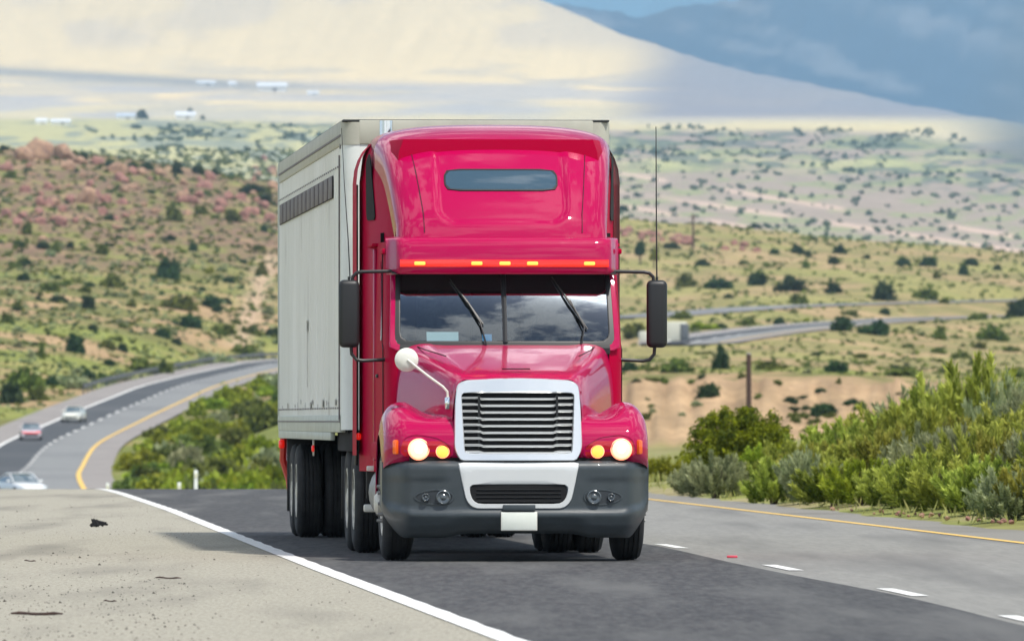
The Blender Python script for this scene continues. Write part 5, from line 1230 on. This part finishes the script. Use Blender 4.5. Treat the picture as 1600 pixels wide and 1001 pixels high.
# ================================================================== CARS on the far bend
M['carglass'] = mat('car_glass', (.10,.14,.16), .08, coat=1)
def car(name, label, u, Y, paint, yaw, lane=-1.9, red=False, group=None):
    i = int(np.argmin(np.abs(ROAD[:,1]-Y)+(ROAD[:,0] > -10)*1e4)); N = nrm(ROAD)[i]; p = ROAD[i].copy(); p[:2] += N*lane
    e = empty(name, (p[0], p[1], p[2]+.06), yaw); tag(e, label, 'car', group)
    # body sections along y (front at -y)
    sec = []
    for y, w, zt_, zb_ in ((-2.25,.70,.62,.32),(-2.2,.80,.70,.22),(-1.9,.87,.78,.20),(-1.2,.90,.88,.20),(-.6,.91,.95,.20),(1.2,.91,.97,.20),(1.9,.88,1.0,.24),(2.2,.82,.95,.28),(2.28,.72,.85,.36)):
        sec.append([(x*w, y, zb_+(zt_-zb_)*k) for x, k in ((-.92,0),(-1,.15),(-1,.6),(-.95,.9),(-.8,1),(0,1.03),(.8,1),(.95,.9),(1,.6),(1,.15),(.92,0))])
    b = MB().grid(np.array(sec), close=True); b.bm.faces.new([v for v in list(b.bm.verts)[:11]]); b.bm.faces.new([v for v in list(b.bm.verts)[-11:]][::-1]); b.build('body', paint, e, 45)
    cb = []
    for z, y0_, y1_, w in ((.90,-.95,1.95,.84),(1.18,-.45,1.5,.74),(1.38,-.05,1.05,.64),(1.44,.1,.9,.55)): cb.append([(-w,y0_+.12,z),(-w*.8,y0_,z),(w*.8,y0_,z),(w,y0_+.12,z),(w,y1_-.1,z),(w*.8,y1_,z),(-w*.8,y1_,z),(-w,y1_-.1,z)])
    g = MB().grid(np.array(cb), close=True); g.build('cabin_glass', M['carglass'], e, 30)
    MB().box((0,.48,1.445),(1.16,1.15,.05),.02).build('roof', paint, e)
    for s_ in (-1,1):
        MB().tube([(s_*.80,-.88,.93),(s_*.67,-.02,1.40),(s_*.64,1.0,1.40),(s_*.78,1.85,.97)], .035, 6).build('roof_pillar', paint, e)
        MB().box((s_*.98,-.55,1.0),(.20,.12,.14),.04).build('door_mirror', paint, e)
        MB().box((s_*.64,-2.2,.64),(.34,.10,.13),.03).build('headlight', M['redglow'] if red else M['rimglow2'], e)
        for y in (-1.4,1.4): 
            w_ = MB().lathe([(-.10,.25),(-.10,.31),(-.06,.33),(.06,.33),(.10,.31),(.10,.25)], (s_*.84,y,.33), 'x', 20).build('wheel', M['tyre'], e)
            MB().lathe([(s_*.06,.22),(s_*.105,.21),(s_*.09,.05)], (s_*.84,y,.33), 'x', 14).build('rim', M['alloy'], w_)
    MB().box((0,-2.24,.42),(1.2,.05,.14),.02).build('lower_grille', M['black'], e)
    if red: MB().box((0,-2.26,.60),(1.1,.05,.10),.02).build('lamp_bar', M['redglow'], e)
M['rimglow2'] = mat('clear_lamp', (.6,.65,.68), .1, coat=1)
white = mat('white_car_paint', (.82,.84,.84), .25, coat=1); silverc = mat('silver_mauve_paint', (.55,.50,.54), .25, coat=1); beige = mat('cream_car_paint', (.82,.82,.72), .25, coat=1)
car('passenger_car', 'white car nearest the road crest with its lower half hidden', 0, 535, white, R(22), lane=.1)
car('passenger_car', 'silver car with a red lamp bar, the middle of the three far cars', 0, 805, silverc, R(4), lane=-2.3, red=True)
car('passenger_car', 'cream white car, the farthest of the three on the bend', 0, 868, beige, R(-6), lane=-2.0)
# far white lorry on the road beyond the right mirror
i = int(np.argmin(np.abs(ROAD[:,0]-19.0)+(np.abs(ROAD[:,1]-1190) > 60)*1e4)); p = ROAD[i]; N = nrm(ROAD)[i]; hd = math.atan2(ROAD[i+3,1]-ROAD[i-3,1], ROAD[i+3,0]-ROAD[i-3,0])
e = empty('box_lorry', (p[0]+1.45, p[1], p[2]+.06), R(-24)); tag(e, 'small white box lorry on the far road beside the right door mirror', 'lorry')
MB().box((0,0,2.25),(4.2,2.5,2.7),.18).build('cargo_box', M['lorryw'], e); MB().box((2.2,0,2.1),(.25,2.4,2.4),.05).build('rear_door', M['guard'], e)  # end face's shade put into the dark door colour
MB().box((-3.0,0,1.4),(1.5,2.3,2.0),.25).build('cab', M['lorryw'], e); MB().box((-3.78,0,1.9),(.2,2.0,.7),.05).build('windscreen', M['carglass'], e); MB().box((-.7,0,.75),(5.6,2.0,.35)).build('chassis', M['black'], e)
for x in (-2.9,1.2):
    for s_ in (-1,1): MB().lathe([(-.14,.3),(-.14,.5),(.14,.5),(.14,.3)], (x,s_*1.05,.5), 'y', 18).build('wheel', M['tyre'], e)
# ================================================================== HAZE: the air of the valley
hz = MB().box((0, 16000-1500, 640),(30000*1.1, 34500, 1900)); ho = hz.build('haze', None); tag(ho, kind='stuff')
hm_ = bpy.data.materials.new('valley_haze'); hm_.use_nodes = True; t = hm_.node_tree; t.nodes.clear(); o_ = t.nodes.new('ShaderNodeOutputMaterial'); pv = t.nodes.new('ShaderNodeVolumePrincipled')
pv.inputs['Color'].default_value = (.52,.78,1.0,1); pv.inputs['Density'].default_value = 5.0e-5; pv.inputs['Anisotropy'].default_value = 0.1; t.links.new(pv.outputs[0], o_.inputs['Volume']); ho.data.materials.append(hm_)
